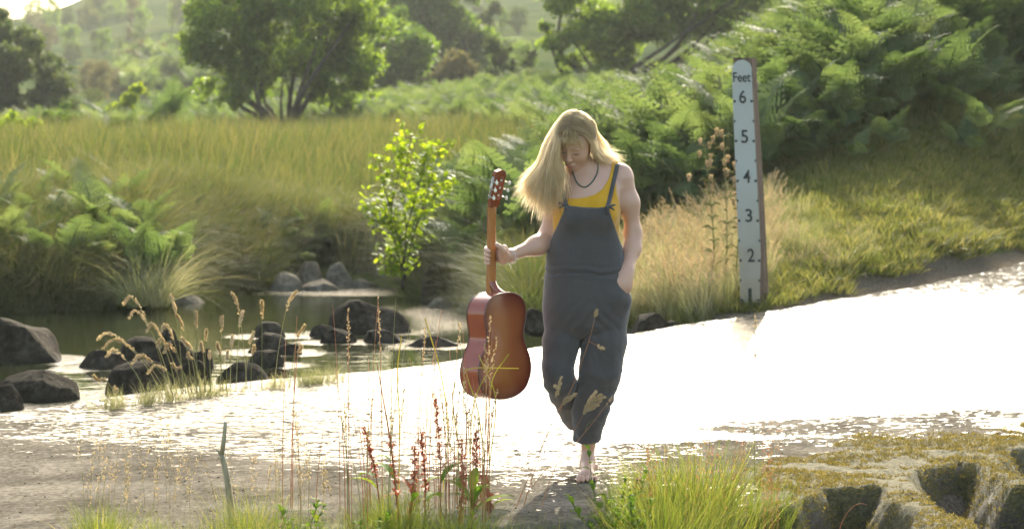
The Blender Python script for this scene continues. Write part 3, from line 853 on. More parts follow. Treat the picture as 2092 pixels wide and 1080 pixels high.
# dungarees
vd = Vol((Wx(1090), WY - .24, Wz(935)), (Wx(1305), WY + .62, Wz(405)), .0048)
dun = [(690, 1197, WY + .02, 70, .09), (665, 1197, WY + .02, 86, .13), (631, 1198, WY + .015, 91, .142), (580, 1199, WY + .01, 88, .140), (545, 1197, WY + .005, 83, .132), (516, 1195, WY + .0, 79, .128), (495, 1196, WY - .003, 74, .124),
       (470, 1197, WY - .006, 72, .125), (440, 1198, WY - .012, 71, .136), (425, 1199, WY - .012, 70, .134), (408, 1201, WY - .0, 68, .12)]
vd.op(*sd_loft(rows(dun), 2.2), 0.02)
for c in ((1174, 440), (1228, 440)): vd.op(*sd_ell(W(*c, -0.085), (.072, .064, .074)), 0.04)
bib = [(1155.5, 418), (1176, 421), (1198, 423), (1220, 423.5), (1241, 422), (1246, 440), (1256, 466), (1266, 492), (1276, 512), (1296, 522), (1310, 700), (1080, 700), (1100, 530), (1116, 512), (1124, 494), (1131, 475), (1139, 456), (1146, 440)]
bb = [(Wx(a), Wz(b)) for a, b in bib]
sl_, x_, y_, z_ = vd._sub((vd.lo, vd.lo + vd.n * vd.h), 0)
xx, zz = [np.ascontiguousarray(a) for a in np.broadcast_arrays(x_, z_)]
dfront = np.where(zz < Wz(560), -0.1, poly_sdf(xx, zz, bb))
back = z_ - Wz(505) + 0 * x_
m = smoothstep(WY + .0, WY + .06, y_)
vd.D[sl_] = np.maximum(vd.D[sl_], dfront * (1 - m) + np.maximum(back, -0.1) * m)
# trouser legs
def DL(pts, k=0.03):
    for (a, ra), (b, rb) in zip(pts[:-1], pts[1:]): vd.op(*sd_cone(a, b, ra, rb, 1.0), k)
vd.op(*sd_cone(W(1197, 640, .02), W(1197, 676, .02), .10, .055, 1.0), .03)
DL([(W(1236, 625, .015), .090), (W(1234, 700, .0), .100), (W(1226.5, 757, -.01), .0905), (W(1217, 802, .02), .081), (W(1205, 853, .06), .0735), (W(1198.5, 900, .09), .058)], .012)
DL([(W(1159, 625, .015), .086), (W(1146, 700, -.015), .079), (W(1138.5, 757, -.035), .064), (W(1144, 778, -.01), .066)], .012)
DL([(W(1144, 778, -.01), .068), (W(1157, 812, .12), .068), (W(1180, 868, .33), .062)], .012)
# cut the hems and hollow the legs
f_, b_ = sd_ell(W(1198, 921, .12), (.12, .14, .034)); vd.op(f_, b_, .006, 'cut')
f_, b_ = sd_cone(W(1203, 895, .095), W(1199, 940, .13), .036, .046); vd.op(f_, b_, .008, 'cut')
f_, b_ = sd_ell(W(1196, 898, .44), (.10, .08, .10)); vd.op(f_, b_, .006, 'cut')
# pocket mouth for her left hand
vd.op(*sd_cone(W(1258, 604, -.075), W(1270, 612, -.055), .042, .038), .04)
f_, b_ = sd_cone(W(1254, 562, -.17), W(1300, 576, -.06), .016, .02); vd.op(f_, b_, .01, 'cut')
dV, dQ = vd.mesh()
del vd
# folds: push the cloth in and out along x/y with stretched noise
def folds(V):
    x, y, z = V[:, 0] - Wx(1198), V[:, 1] - WY, V[:, 2]
    py = YH + (CAMZ - z) * FPX / WY
    ang = np.arctan2(x, -y)
    leg = smoothstep(640, 720, py)
    low = smoothstep(780, 900, py)
    d = 0.0055 * fbm(x * 9 + 4 + z * 1.5, z * 3.2 + x * 3, 3, 3) * (0.4 + 0.9 * leg)
    d += 0.0040 * fbm(x * 22 + z * 7, z * 11 - x * 9, 3, 9) * (0.35 + leg + .6 * low)
    # drag lines from the crotch and the knees
    d += 0.0035 * np.sin((z * 1.1 + np.abs(x - .02) * 1.6) * 75 + 3 * vnoise(x * 12, z * 12, 5)) * np.exp(-((py - 665) / 55) ** 2) * np.exp(-(x / .12) ** 2)
    d += 0.0028 * np.sin((z - 0.5 * x) * 88 + 4 * vnoise(x * 10, z * 10, 8)) * np.exp(-((py - 805) / 60) ** 2)
    d += 0.003 * np.sin(z * 170 + 3 * vnoise(x * 20, z * 9, 2)) * np.exp(-((py - 552) / 12) ** 2)
    # pocket seam and waist seam
    d -= 0.004 * np.exp(-((py - (557 + 2 * np.sin(x * 30))) / 2.2) ** 2) * (y < 0)
    d -= 0.004 * np.exp(-((x - Wx(1162) + Wx(1198)*0 - 0) / .004) ** 2) * (py > 560) * (py < 680) * 0
    return d
def vnormals(V, Q):
    n = np.zeros_like(V)
    fn = np.cross(V[Q[:, 2]] - V[Q[:, 0]], V[Q[:, 3]] - V[Q[:, 1]])
    for i in range(4): np.add.at(n, Q[:, i], fn)
    return n / (np.linalg.norm(n, axis=1, keepdims=True) + 1e-12)
nn = vnormals(dV, dQ)
dV = dV + nn * folds(dV)[:, None]
dung = part_np('dungarees', dV, dQ, M_slate)
bvh_dun = BVHTree.FromPolygons([Vector(v) for v in dV], [tuple(q) for q in dQ])

def onto(px, py, off=0.002, trees=(bvh_body, bvh_top, bvh_dun)):
    o = Vector((0, 0, CAMZ)); d = (P(px, py, WY) - o).normalized()
    best = None
    for t in trees:
        h = t.ray_cast(o, d)
        if h[0] is not None and (best is None or h[3] < best[1]): best = (h[0], h[3])
    if best is None: return P(px, py, WY)
    return best[0] - d * off

def ribbon(geo, pts, width, thick=0.003, nrm=Vector((0, -1, 0)), tint=.5):
    """flat strap along pts"""
    pts = [Vector(p) for p in pts]; V = []
    for i, p in enumerate(pts):
        d = (pts[min(i + 1, len(pts) - 1)] - pts[max(i - 1, 0)]).normalized()
        s = d.cross(nrm).normalized() * width * .5; n = s.cross(d).normalized() * thick * .5
        if n.dot(nrm) < 0: n = -n
        V += [p - s - n, p + s - n, p + s + n, p - s + n]
    Q = [(i * 4 + j, i * 4 + (j + 1) % 4, i * 4 + 4 + (j + 1) % 4, i * 4 + 4 + j) for i in range(len(pts) - 1) for j in range(4)]
    n = len(pts) * 4
    Q += [(0, 1, 2, 3), (n - 4, n - 1, n - 2, n - 3)]
    geo.add([tuple(v) for v in V], Q, None, tint)

def gobj(name, g, mat, parent=person, base=PL, smooth=True):
    me = g.mesh(name, mat, smooth)
    co = np.empty(len(me.vertices) * 3, dtype=np.float32); me.vertices.foreach_get('co', co)
    co = co.reshape(-1, 3) - np.array(base, dtype=np.float32)
    me.vertices.foreach_set('co', co.ravel()); me.update()
    return obj(name, me, parent)

# straps, tied at the bib corners
g = Geo()
sp = [onto(a, b, .004) for a, b in ((1261, 337), (1258, 352), (1254, 370), (1250, 388), (1246, 405), (1242, 420), (1240.5, 428))]
sp = [W(1264, 331, .06)] + sp
ribbon(g, spline(sp, 22), .018, .004)
gobj('shoulder_strap', g, M_slate)
g = Geo()
sp = [onto(a, b, .004) for a, b in ((1146, 362), (1149, 380), (1152, 396), (1155, 410), (1156.5, 424))]
ribbon(g, spline([W(1146, 352, .05)] + sp, 18), .018, .004)
gobj('shoulder_strap', g, M_slate)
for kx, ky, s in ((1241, 424, 1), (1156.5, 420, -1)):
    g = Geo()
    c = onto(kx, ky, .008)
    for j in range(3):
        a = j * 2.1
        tube(g, spline([c + Vector((math.cos(a + t) * .008, -.004 + .004 * math.sin(t), math.sin(a + t) * .006)) for t in (0, 1.5, 3, 4.5, 6)], 12), .0042, 6)
    for ex, ey, ez in ((s * .036, -.012, .012), (s * .030, -.01, -.012), (s * .006, -.006, -.035), (-s * .004, -.006, -.03)):
        tube(g, spline([c, c + Vector((ex * .5, ey, ez * .4 + .004)), c + Vector((ex, ey * .4, ez))], 7), [.0045, .0045, .005, .005, .0045, .004, .0025], 6)
    gobj('strap_knot', g, M_slate)
# seams: hem lines of pocket, centre seam, waist seam as raised cord
g = Geo()
for path in (((1247, 569), (1258, 576), (1270, 582), (1280, 585), (1287, 585)), ((1163, 560), (1164, 590), (1163, 625), (1160, 650)), ((1114, 556), (1140, 560), (1180, 562), (1220, 560), (1262, 556))):
    pts = [onto(a, b, .0005, (bvh_dun,)) for a, b in path]
    tube(g, spline(pts, 30), .0016, 5)
gobj('stitched_seam', g, M_slate)
g = Geo()
tube(g, spline([onto(a, b, .001, (bvh_dun,)) for a, b in ((1156.5, 420), (1176, 422.5), (1198, 424.5), (1220, 425), (1240, 424))], 26), .0026, 6)
gobj('bib_hem', g, M_slate)

# necklace of small green beads
mt = NT('green_beads'); M_bead = mt.done(mt.bsdf((0.05, 0.10, 0.07), 0.3, 0.5).outputs[0])
nk = [(1221.5, 333), (1222, 345), (1218, 358), (1210, 371), (1201, 379.5), (1193, 382), (1184, 378), (1177, 370), (1173, 360), (1170, 350)]
npts = spline([onto(a, b, .004, (bvh_body,)) for a, b in nk], 95)
g = Geo()
from math import pi
def ball(g, c, r, n=6, m=4, tint=.5, sc=(1, 1, 1)):
    V = [(c[0], c[1], c[2] - r * sc[2])]
    for i in range(1, m):
        for j in range(n):
            a, b = pi * i / m, 2 * pi * j / n
            V.append((c[0] + r * math.sin(a) * math.cos(b) * sc[0], c[1] + r * math.sin(a) * math.sin(b) * sc[1], c[2] - r * math.cos(a) * sc[2]))
    V.append((c[0], c[1], c[2] + r * sc[2]))
    Q = [(1 + i * n + j, 1 + i * n + (j + 1) % n, 1 + (i + 1) * n + (j + 1) % n, 1 + (i + 1) * n + j) for i in range(m - 2) for j in range(n)]
    T = [(0, 1 + (j + 1) % n, 1 + j) for j in range(n)] + [(len(V) - 1, 1 + (m - 2) * n + j, 1 + (m - 2) * n + (j + 1) % n) for j in range(n)]
    g.add(V, Q, T, tint)
for p in npts: ball(g, p, .0031)
gobj('necklace', g, M_bead)
# bracelets
mt = NT('silver'); M_silver = mt.done(mt.bsdf((0.8, 0.78, 0.74), 0.25, 0.5, Metallic=1.0).outputs[0])
wc = W(1043, 518.5, -.152); ax = (W(1064, 511, -.115) - W(1041, 519, -.155)).normalized()
e1 = ax.cross(Vector((0, 0, 1))).normalized(); e2 = ax.cross(e1)
g = Geo()
for k, (o_, rr, br) in enumerate(((-.002, .029, .0022), (.004, .031, .0026), (.009, .030, .0018))):
    n = 26
    for j in range(n):
        t = 2 * pi * j / n
        ball(g, wc + ax * o_ + (e1 * math.cos(t) + e2 * math.sin(t)) * rr - Vector((0, 0, .004 * k)), br)
gobj('bracelet', g, M_silver)
g = Geo()
for j in range(5): ball(g, wc + Vector((-.006 + .002 * j, -.022, -.030 - .0055 * j)), .0022)
gobj('bracelet_charm', g, M_silver)
# earring
mt = NT('gold'); M_gold = mt.done(mt.bsdf((0.85, 0.50, 0.15), 0.25, 0.5, Metallic=1.0).outputs[0])
g = Geo(); ec = W(1208.5, 309, -.075)
tube(g, [ec + Vector((math.cos(t) * .0055, 0, math.sin(t) * .008)) for t in np.linspace(0, 2 * pi, 13)], .0018, 5, cap=False)
ball(g, ec + Vector((0, 0, -.012)), .004); gobj('earring', g, M_gold)
# face details
mt = NT('lip_skin'); M_lip = mt.done(mt.bsdf((0.42, 0.14, 0.12), 0.35, 0.5).outputs[0])
mt = NT('lash_hair'); M_lash = mt.done(mt.bsdf((0.035, 0.02, 0.012), 0.6, 0.3).outputs[0])
mt = NT('brow_hair'); M_brow = mt.done(mt.bsdf((0.30, 0.20, 0.12), 0.7, 0.3).outputs[0])
def on_face(r, u, off=.0006):
    o = HL(r, .25, u); h = bvh_body.ray_cast(o, -Fv)
    return (h[0] + Fv * off) if h[0] is not None else HL(r, .09, u)
g = Geo()
for u0, hh in ((-.0595, .0026), (-.0685, .0032)):
    pts = [on_face(r, u0 + (.0022 * math.cos(r / .0185 * pi * .5) if u0 > -.06 else -.001 * math.cos(r / .021 * 1.5)), .0002) for r in np.linspace(-.0185, .0185, 13)]
    tube(g, pts, [max(.0006, hh * math.sqrt(max(0, 1 - (r / .019) ** 2))) for r in np.linspace(-.0185, .0185, 13)], 8)
gobj('lip', g, M_lip)
g = Geo()
tube(g, [on_face(r, -.0640, .0006) for r in np.linspace(-.019, .019, 11)], .0008, 5)
gobj('mouth_line', g, M_brow)
for s in (-1, 1):
    g = Geo()
    rr = np.linspace(-.0155, .0155, 11)
    pts = [on_face(s * .031 + r, -.0005 - .0038 * math.cos(r / .0155 * pi / 2), .0012) for r in rr]
    tube(g, pts, [.0007 + .0011 * math.cos(r / .0155 * 1.4) for r in rr], 5)
    for r, p in list(zip(rr, pts))[::1]:
        tube(g, [p, p + Fv * .003 - Uv * .002 + Rv * r * .12, p + Fv * .005 - Uv * .0028 + Rv * r * .2], [.0005, .0003, .0001], 4)
    gobj('eyelash', g, M_lash)
    g = Geo()
    for j in range(34):
        a = j / 33
        r = s * (.012 + .038 * a); u = .0255 + .0075 * math.sin(a * 2.2) + random.uniform(-.0016, .0016)
        p = on_face(r, u, .0005); q = on_face(r + s * .006, u + .0012, .0012)
        tube(g, [p, (p + q) / 2 + Fv * .0006, q], [.0006, .0005, .0001], 4)
    gobj('eyebrow', g, M_brow)
# nails of the gripping hand and the toes
mt = NT('nail'); M_nail = mt.done(mt.bsdf((0.62, 0.38, 0.32), 0.25, 0.5).outputs[0])

# hair: a thin cap on the skull and some thousand ribbons
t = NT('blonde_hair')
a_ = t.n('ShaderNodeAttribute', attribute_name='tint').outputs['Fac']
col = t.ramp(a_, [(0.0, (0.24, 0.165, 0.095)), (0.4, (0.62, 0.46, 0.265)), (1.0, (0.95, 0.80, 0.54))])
p_ = t.bsdf(col, 0.38, 0.5)
tr_ = t.n('ShaderNodeBsdfTranslucent'); t.l(t.mix(.65, col, (1.0, .89, .64)), tr_.inputs['Color'])
ms = t.n('ShaderNodeMixShader'); ms.inputs[0].default_value = 0.72
t.l(p_.outputs[0], ms.inputs[1]); t.l(tr_.outputs[0], ms.inputs[2])
M_hair = t.done(ms.outputs[0])
vh = Vol(np.array(HC) - .14, np.array(HC) + .14, .004)
vh.op(*he(0, -.018, .034, .079, .098, .089), .01)
vh.op(*he(0, .08, -.045, .10, .075, .125), .01, 'cut')
vh.op(*he(0, .01, -.12, .10, .12, .08), .01, 'cut')
hV, hQ = vh.mesh()
part_np('hair_cap', hV, hQ, M_hair, tint=np.full(len(hV), .15))

CE, CRr = np.array(HL(0, -.016, .034)), np.array([.078, .098, .090])
def on_skull(c, t1, lift):
    q = (c - CE) @ HM.T
    k = np.sqrt(((q / CRr) ** 2).sum(1))
    near = 1 - smoothstep(.22, .42, t1)
    kk = np.where(k < lift, lift, k)
    return CE + (q * (kk / np.maximum(k, .2))[:, None]) @ HM

def hsh(a, b): return math.sin(a * 12.9898 + b * 78.233) * 43758.5453 % 2 - 1
def strands(guides, n, seg, w, jit, tipj, rngs, t_lo=0.2, t_hi=1.0, root_dark=0.35, wave=0.004, skull=True):
    """guides: 2D grid [layer][b] of control point lists (px,py,dy). Strands are interpolated between them."""
    G = np.array([[[(tuple(W(*q)) if isinstance(q, tuple) else tuple(q)) for q in gd] for gd in lay] for lay in guides])   # L,B,K,3
    L, B, K, _ = G.shape
    S = np.array([[spline(G[l, b], seg) for b in range(B)] for l in range(L)])      # L,B,seg,3
    geo = Geo(); Vs, Qs, Ts = [], [], []
    tt = np.linspace(0, 1, seg)[:, None]
    for i in range(n):
        l = rngs.random() * (L - 1); b = rngs.random() * (B - 1)
        lock = int(b * 9) + 40 * int(l * 3)
        l0, b0 = min(int(l), L - 2), min(int(b), B - 2); fl, fb = l - l0, b - b0
        c = (S[l0, b0] * (1 - fl) * (1 - fb) + S[l0 + 1, b0] * fl * (1 - fb) + S[l0, b0 + 1] * (1 - fl) * fb + S[l0 + 1, b0 + 1] * fl * fb)
        ln = rngs.uniform(.8, 1.04)
        ph = rngs.random(3) * 6.28
        c = c + rngs.normal(0, jit, 3) * (0.35 + .65 * tt) + rngs.normal(0, tipj, 3) * tt ** 3
        c = c + np.array([hsh(lock, 1), hsh(lock, 2), hsh(lock, 3)]) * (.009 * tt ** 1.5) * (wave / .004)
        c = c + wave * np.sin(tt * (5 + 3 * ph[0] / 6) + ph[None, :] + b * 2) * tt
        if ln < 1: c = c[: max(4, int(seg * ln))]
        m = len(c); t1 = np.linspace(0, 1, m)
        if skull: c = on_skull(c, t1 * m / seg, 1.03 + .10 * rngs.random() ** 2)
        d = np.gradient(c, axis=0); d /= np.linalg.norm(d, axis=1, keepdims=True) + 1e-9
        side = np.cross(d, np.array([rngs.normal(0, .5), -1, rngs.normal(0, .3)])); side /= np.linalg.norm(side, axis=1, keepdims=True) + 1e-9
        ww = w * rngs.uniform(.6, 1.3) * np.interp(t1, [0, .15, .8, 1], [.7, 1, .8, .08])[:, None] * .5
        V = np.empty((2 * m, 3)); V[0::2] = c - side * ww; V[1::2] = c + side * ww
        k = np.arange(m - 1) * 2
        tb = np.clip(rngs.uniform(t_lo, t_hi) + .28 * hsh(lock, 5), 0, 1)
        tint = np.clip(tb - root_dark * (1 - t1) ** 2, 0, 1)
        geo.add(V, np.stack([k, k + 1, k + 3, k + 2], 1), None, np.repeat(tint, 2))
    return geo
rg = np.random.default_rng(3)
SG = 1 if Rv.x < 0 else -1          # sign of the head's lateral axis towards her right
def sk(th, ph, lift=1.07):
    th, ph = R(th), R(ph)
    q = np.array([SG * math.sin(th), math.cos(th) * math.sin(ph), math.cos(th) * math.cos(ph)]) * CRr * lift
    return Vector(CE + q @ HM)
def root(gd, a, b, keep):
    return [sk(*a), sk(*b)] + list(gd[keep:])
# her right side (flows down past the face, blown outward)
Lf = [[(1166, 246, -.128), (1154, 262, -.148), (1144, 290, -.155), (1142, 325, -.145), (1154, 362, -.135), (1157, 402, -.130)],
      [(1164, 240, -.118), (1143, 258, -.135), (1131, 298, -.140), (1128, 345, -.135), (1134, 392, -.135), (1132, 436, -.130)],
      [(1162, 232, -.10), (1134, 250, -.105), (1121, 295, -.11), (1112, 345, -.11), (1110, 396, -.115), (1112, 446, -.11)],
      [(1160, 227, -.08), (1128, 243, -.07), (1115, 290, -.08), (1100, 340, -.085), (1086, 385, -.09), (1078, 420, -.09)]]
Lm = [[(1166, 234, -.10), (1150, 244, -.09), (1140, 280, -.08), (1140, 325, -.07), (1150, 360, -.08), (1148, 400, -.10)],
      [(1164, 228, -.07), (1138, 240, -.06), (1126, 285, -.05), (1122, 340, -.06), (1126, 392, -.09), (1122, 440, -.10)],
      [(1162, 222, -.04), (1132, 236, -.02), (1119, 285, -.02), (1108, 340, -.03), (1104, 392, -.05), (1102, 438, -.07)],
      [(1162, 220, -.03), (1127, 236, -.0), (1113, 285, -.0), (1096, 335, -.02), (1074, 374, -.03), (1062, 396, -.04)]]
Lb = [[(1168, 222, -.02), (1150, 226, .02), (1140, 270, .06), (1140, 330, .07), (1146, 370, .04), (1146, 400, .0)],
      [(1167, 220, .0), (1138, 230, .04), (1126, 280, .08), (1120, 340, .07), (1118, 388, .03), (1114, 430, -.01)],
      [(1167, 219, .01), (1132, 232, .05), (1117, 285, .07), (1105, 340, .05), (1095, 385, .02), (1088, 420, -.01)],
      [(1168, 218, .0), (1127, 234, .05), (1112, 290, .06), (1095, 335, .03), (1074, 368, .0), (1060, 390, -.02)]]
for lay in (Lf, Lm, Lb):
    for b_ in range(4):
        for j_, sh in ((2, 13), (3, 11), (4, 4)):
            q_ = lay[b_][j_]; lay[b_][j_] = (q_[0] + sh * b_ / 3, q_[1], q_[2])
for lay, ph0 in ((Lf, (50, 44, 37, 30)), (Lm, (32, 26, 20, 14)), (Lb, (8, -2, -12, -22))):
    for i in range(4): lay[i] = root(lay[i], (2, ph0[i]), (40, ph0[i] * 1.1 + (6 if lay is Lf else 0)), 2)
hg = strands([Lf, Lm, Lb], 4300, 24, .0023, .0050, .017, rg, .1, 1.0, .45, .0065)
# her left side (over the ear, behind the shoulder)
Rf = [[(1167, 246, -.128), (1182, 256, -.140), (1196, 272, -.135), (1207, 290, -.115), (1214, 312, -.08), (1222, 330, -.04)],
      [(1169, 240, -.118), (1190, 250, -.125), (1207, 268, -.11), (1216, 292, -.085), (1222, 315, -.05), (1238, 332, -.02)],
      [(1170, 232, -.10), (1196, 243, -.10), (1215, 264, -.08), (1223, 290, -.055), (1232, 314, -.03), (1254, 332, -.01)]]
Rb = [[(1170, 226, -.06), (1190, 234, -.04), (1208, 258, -.01), (1216, 290, .02), (1222, 320, .05), (1232, 338, .07)],
      [(1169, 222, -.04), (1196, 229, -.01), (1216, 256, .02), (1226, 288, .04), (1236, 314, .06), (1254, 334, .07)],
      [(1168, 218, -.01), (1200, 227, .02), (1221, 256, .04), (1231, 290, .05), (1244, 316, .06), (1270, 333, .05)]]
for lay in (Rf, Rb):
    for b_ in range(3):
        for j_, sh in ((3, -9), (4, -6)):
            q_ = lay[b_][j_]; lay[b_][j_] = (q_[0] + sh * b_ / 2, q_[1], q_[2])
for lay, ph0 in ((Rf, (50, 40, 28)), (Rb, (15, 0, -18))):
    for i in range(3): lay[i] = root(lay[i], (-2, ph0[i]), (-42, ph0[i] * 1.1), 3)
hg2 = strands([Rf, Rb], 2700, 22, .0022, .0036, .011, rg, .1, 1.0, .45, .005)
# fringe over the forehead
Ff = [[(1165, 247, -.128), (1157, 258, -.145), (1148, 278, -.158), (1141, 294, -.160), (1140, 306, -.155)],
      [(1165, 247, -.130), (1163, 262, -.148), (1158, 280, -.164), (1154, 290, -.168), (1152, 299, -.164)],
      [(1166, 247, -.130), (1170, 262, -.150), (1170, 280, -.163), (1169, 287, -.166), (1168, 295, -.162)],
      [(1167, 247, -.130), (1178, 260, -.148), (1184, 276, -.156), (1187, 286, -.156), (1190, 295, -.150)],
      [(1168, 246, -.130), (1184, 257, -.142), (1196, 272, -.142), (1204, 287, -.132), (1210, 301, -.112)]]
for i in range(5): Ff[i] = [sk((2, 1, 0, -1, -2)[i], 34, 1.10), sk((13, 6, -3, -14, -26)[i], 54, 1.13), sk((18, 8, -4, -18, -33)[i], 66, 1.10), HL(SG * (.047, .022, -.004, -.036, -.063)[i], (.085, .098, .101, .092, .071)[i], (.068, .070, .070, .066, .054)[i]), HL(SG * (.050, .024, -.004, -.040, -.069)[i], (.085, .099, .103, .092, .064)[i], (.036, .046, .048, .040, .018)[i])]
Fb = [[q if not isinstance(q, tuple) else (q[0], q[1] - 3, q[2] + .02) for q in gdl] for gdl in Ff]
hg3 = strands([Ff, Fb], 760, 14, .0014, .0026, .0050, rg, .1, .9, .3, .0035)
# loose flyaway hairs
hg4 = strands([[Lm[3], [sk(3, 10, 1.12), sk(42, 8, 1.15), (1118, 290, .03), (1100, 335, .0), (1072, 368, -.02), (1054, 388, -.03)]],
               [Lb[3], [sk(3, -10, 1.12), sk(42, -10, 1.15), (1114, 285, .06), (1100, 330, .03), (1080, 360, 0), (1062, 382, -.02)]]], 260, 22, .0012, .007, .016, rg, .6, 1.0, .2, .010)
hg5 = strands([[Rb[2], [sk(-3, 0, 1.12), sk(-42, -5, 1.15), (1232, 288, .05), (1250, 314, .06), (1290, 333, .05)]],
               [Rb[1], [sk(-3, 10, 1.12), sk(-42, 10, 1.15), (1230, 282, .06), (1246, 306, .06), (1276, 320, .05)]]], 160, 20, .0012, .006, .014, rg, .6, 1.0, .2, .006)
for q in (hg2, hg3, hg4, hg5):
    for V, c_, Q in zip(q.v, q.c, q.q): pass
def merge(gs):
    o = Geo()
    for g_ in gs:
        V = np.concatenate(g_.v); Q = np.concatenate(g_.q); c_ = np.concatenate(g_.c)
        o.add(V, Q, None, c_)
    return o
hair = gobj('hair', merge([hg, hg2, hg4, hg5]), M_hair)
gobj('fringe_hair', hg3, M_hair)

# ------------------------------------------------------------------ guitar
GN = Vector((.80, -.60, 0)); GL = Vector((.60, .80, 0)); GA = Vector((0.012, -.0, 1)).normalized()
z_b = P(0, 813, 10.3).z
GO = Vector((P(993, 0, 10.33).x, 10.33, z_b))
guitar = empty('acoustic_guitar', GO, 'sunburst acoustic guitar seen from behind, held by its neck', 'guitar')
def Gp(l, a, n): return GO + GL * l + GA * a + GN * n
def wood(name, c1, c2, c3=None, rough=0.16, burst=None):
    t = NT(name)
    c = t.coord('Object', (1, 1, .12))
    g1 = t.noise(60, 5, .6, c, .4); g2 = t.noise(5, 3, .5, t.coord('Object'))
    f = t.math('ADD', t.math('MULTIPLY', g1, .6), t.math('MULTIPLY', g2, .4))
    col = t.mix(f, c1, c2)
    if burst:
        a = t.n('ShaderNodeAttribute', attribute_name='tint').outputs['Fac']
        col = t.mix(t.ramp(a, [(0, (0, 0, 0)), (.45, (.25, .25, .25)), (1, (1, 1, 1))]), col, c3)
    b = t.bsdf(col, rough, .5, t.bump(g1, .03, .001))
    b.inputs['Coat Weight'].default_value = .6; b.inputs['Coat Roughness'].default_value = .08
    return t.done(b.outputs[0])
M_back = wood('sunburst_back', (.36, .105, .028), (.27, .07, .018), (.115, .012, .007), burst=True)
M_side = wood('mahogany_side', (.34, .075, .028), (.24, .045, .016))
M_neck = wood('mahogany_neck', (.40, .15, .035), (.30, .10, .022))
M_head = wood('headstock_wood', (.26, .06, .022), (.17, .038, .015))
mt = NT('binding'); M_bind = mt.done(mt.bsdf((.08, .03, .02), .3, .5).outputs[0])
mt = NT('pearl_button'); M_pearl = mt.done(mt.bsdf((.78, .74, .62), .25, .5).outputs[0])
mt = NT('spruce'); M_spruce = mt.done(mt.bsdf((.55, .33, .12), .3, .5).outputs[0])
# outline: half width over height (0 bottom, .45 top)
oh = [(0, 0), (.004, .055), (.016, .105), (.04, .150), (.08, .178), (.12, .186), (.16, .178), (.20, .158), (.235, .137), (.262, .129), (.29, .131), (.33, .142), (.37, .144), (.40, .134), (.425, .112), (.442, .075), (.449, .035), (.45, 0)]
half = spline([(w, h, 0) for h, w in oh], 60)
ring = np.vstack([half[:, :2], (half[::-1, :2] * np.array([-1, 1]))[1:-1]])      # closed outline (l, a)
nR = len(ring)
def plate(n0, bulge, mat, name, steps=7, burst=True, flip=False):
    cen = np.array([0, .215]); V = []; tint = []
    for k in range(steps):
        s = 1 - k / steps
        for l, a in ring:
            q = cen + (np.array([l, a]) - cen) * s
            V.append(tuple(Gp(q[0], q[1], n0 + bulge * (1 - s ** 2)))); tint.append(s ** 2.2)
    V.append(tuple(Gp(cen[0], cen[1], n0 + bulge))); tint.append(0)
    Q = [(k * nR + j, k * nR + (j + 1) % nR, (k + 1) * nR + (j + 1) % nR, (k + 1) * nR + j) for k in range(steps - 1) for j in range(nR)]
    T = [((steps - 1) * nR + j, (steps - 1) * nR + (j + 1) % nR, steps * nR) for j in range(nR)]
    g = Geo(); g.add(V, Q, T, tint); return gobj(name, g, mat, guitar, GO)
plate(.098, .010, M_back, 'back_plate')
plate(.004, -.003, M_spruce, 'soundboard')
g = Geo()
V = [tuple(Gp(l, a, n)) for n in (.004, .033, .066, .098) for l, a in ring]
g.add(V, [(k * nR + j, k * nR + (j + 1) % nR, (k + 1) * nR + (j + 1) % nR, (k + 1) * nR + j) for k in range(3) for j in range(nR)], None)
gobj('rim', g, M_side, guitar, GO)
for n in (.0985, .004):
    g = Geo(); tube(g, [Gp(l, a, n) for l, a in np.vstack([ring, ring[:1]])], .0028, 6, cap=False); gobj('edge_binding', g, M_bind, guitar, GO)
g = Geo()
V = []; ne = 12
zt = [(.446, .030, .0235), (.50, .0285, .0225), (.60, .0265, .021), (.72, .0245, .020), (.80, .0235, .0195), (.815, .0235, .021)]
for a, w, dth in zt:
    for j in range(ne):
        t = pi * j / (ne - 1)
        V.append(tuple(Gp(math.cos(t) * w, a, .016 + math.sin(t) * dth)))
Q = [(i * ne + j, i * ne + j + 1, (i + 1) * ne + j + 1, (i + 1) * ne + j) for i in range(len(zt) - 1) for j in range(ne - 1)]
Q += [(i * ne, (i + 1) * ne, (i + 1) * ne + ne - 1, i * ne + ne - 1) for i in range(len(zt) - 1)]
g.add(V, Q)
gobj('neck', g, M_neck, guitar, GO)
# fretboard with frets (on the far side)
g = Geo()
ribbon(g, [Gp(0, .44, .0135), Gp(0, .60, .0135), Gp(0, .815, .0135)], .046, .004, -GN)
gobj('fretboard', g, M_neck, guitar, GO)
# heel: sweeps from the neck towards the back plate
g = Geo(); V = []
hr = [(.515, .030, .026), (.485, .044, .025), (.47, .060, .022), (.46, .079, .020), (.455, .0955, .0185), (.444, .0985, .0165), (.436, .099, .013)]
for a, nmax, w in hr:
    for j in range(ne):
        t = pi * j / (ne - 1); V.append(tuple(Gp(math.cos(t) * w, a, .016 + (math.sin(t) ** .6) * (nmax - .016))))
Q = [(i * ne + j, i * ne + j + 1, (i + 1) * ne + j + 1, (i + 1) * ne + j) for i in range(len(hr) - 1) for j in range(ne - 1)]
g.add(V, Q); gobj('heel', g, M_head, guitar, GO)
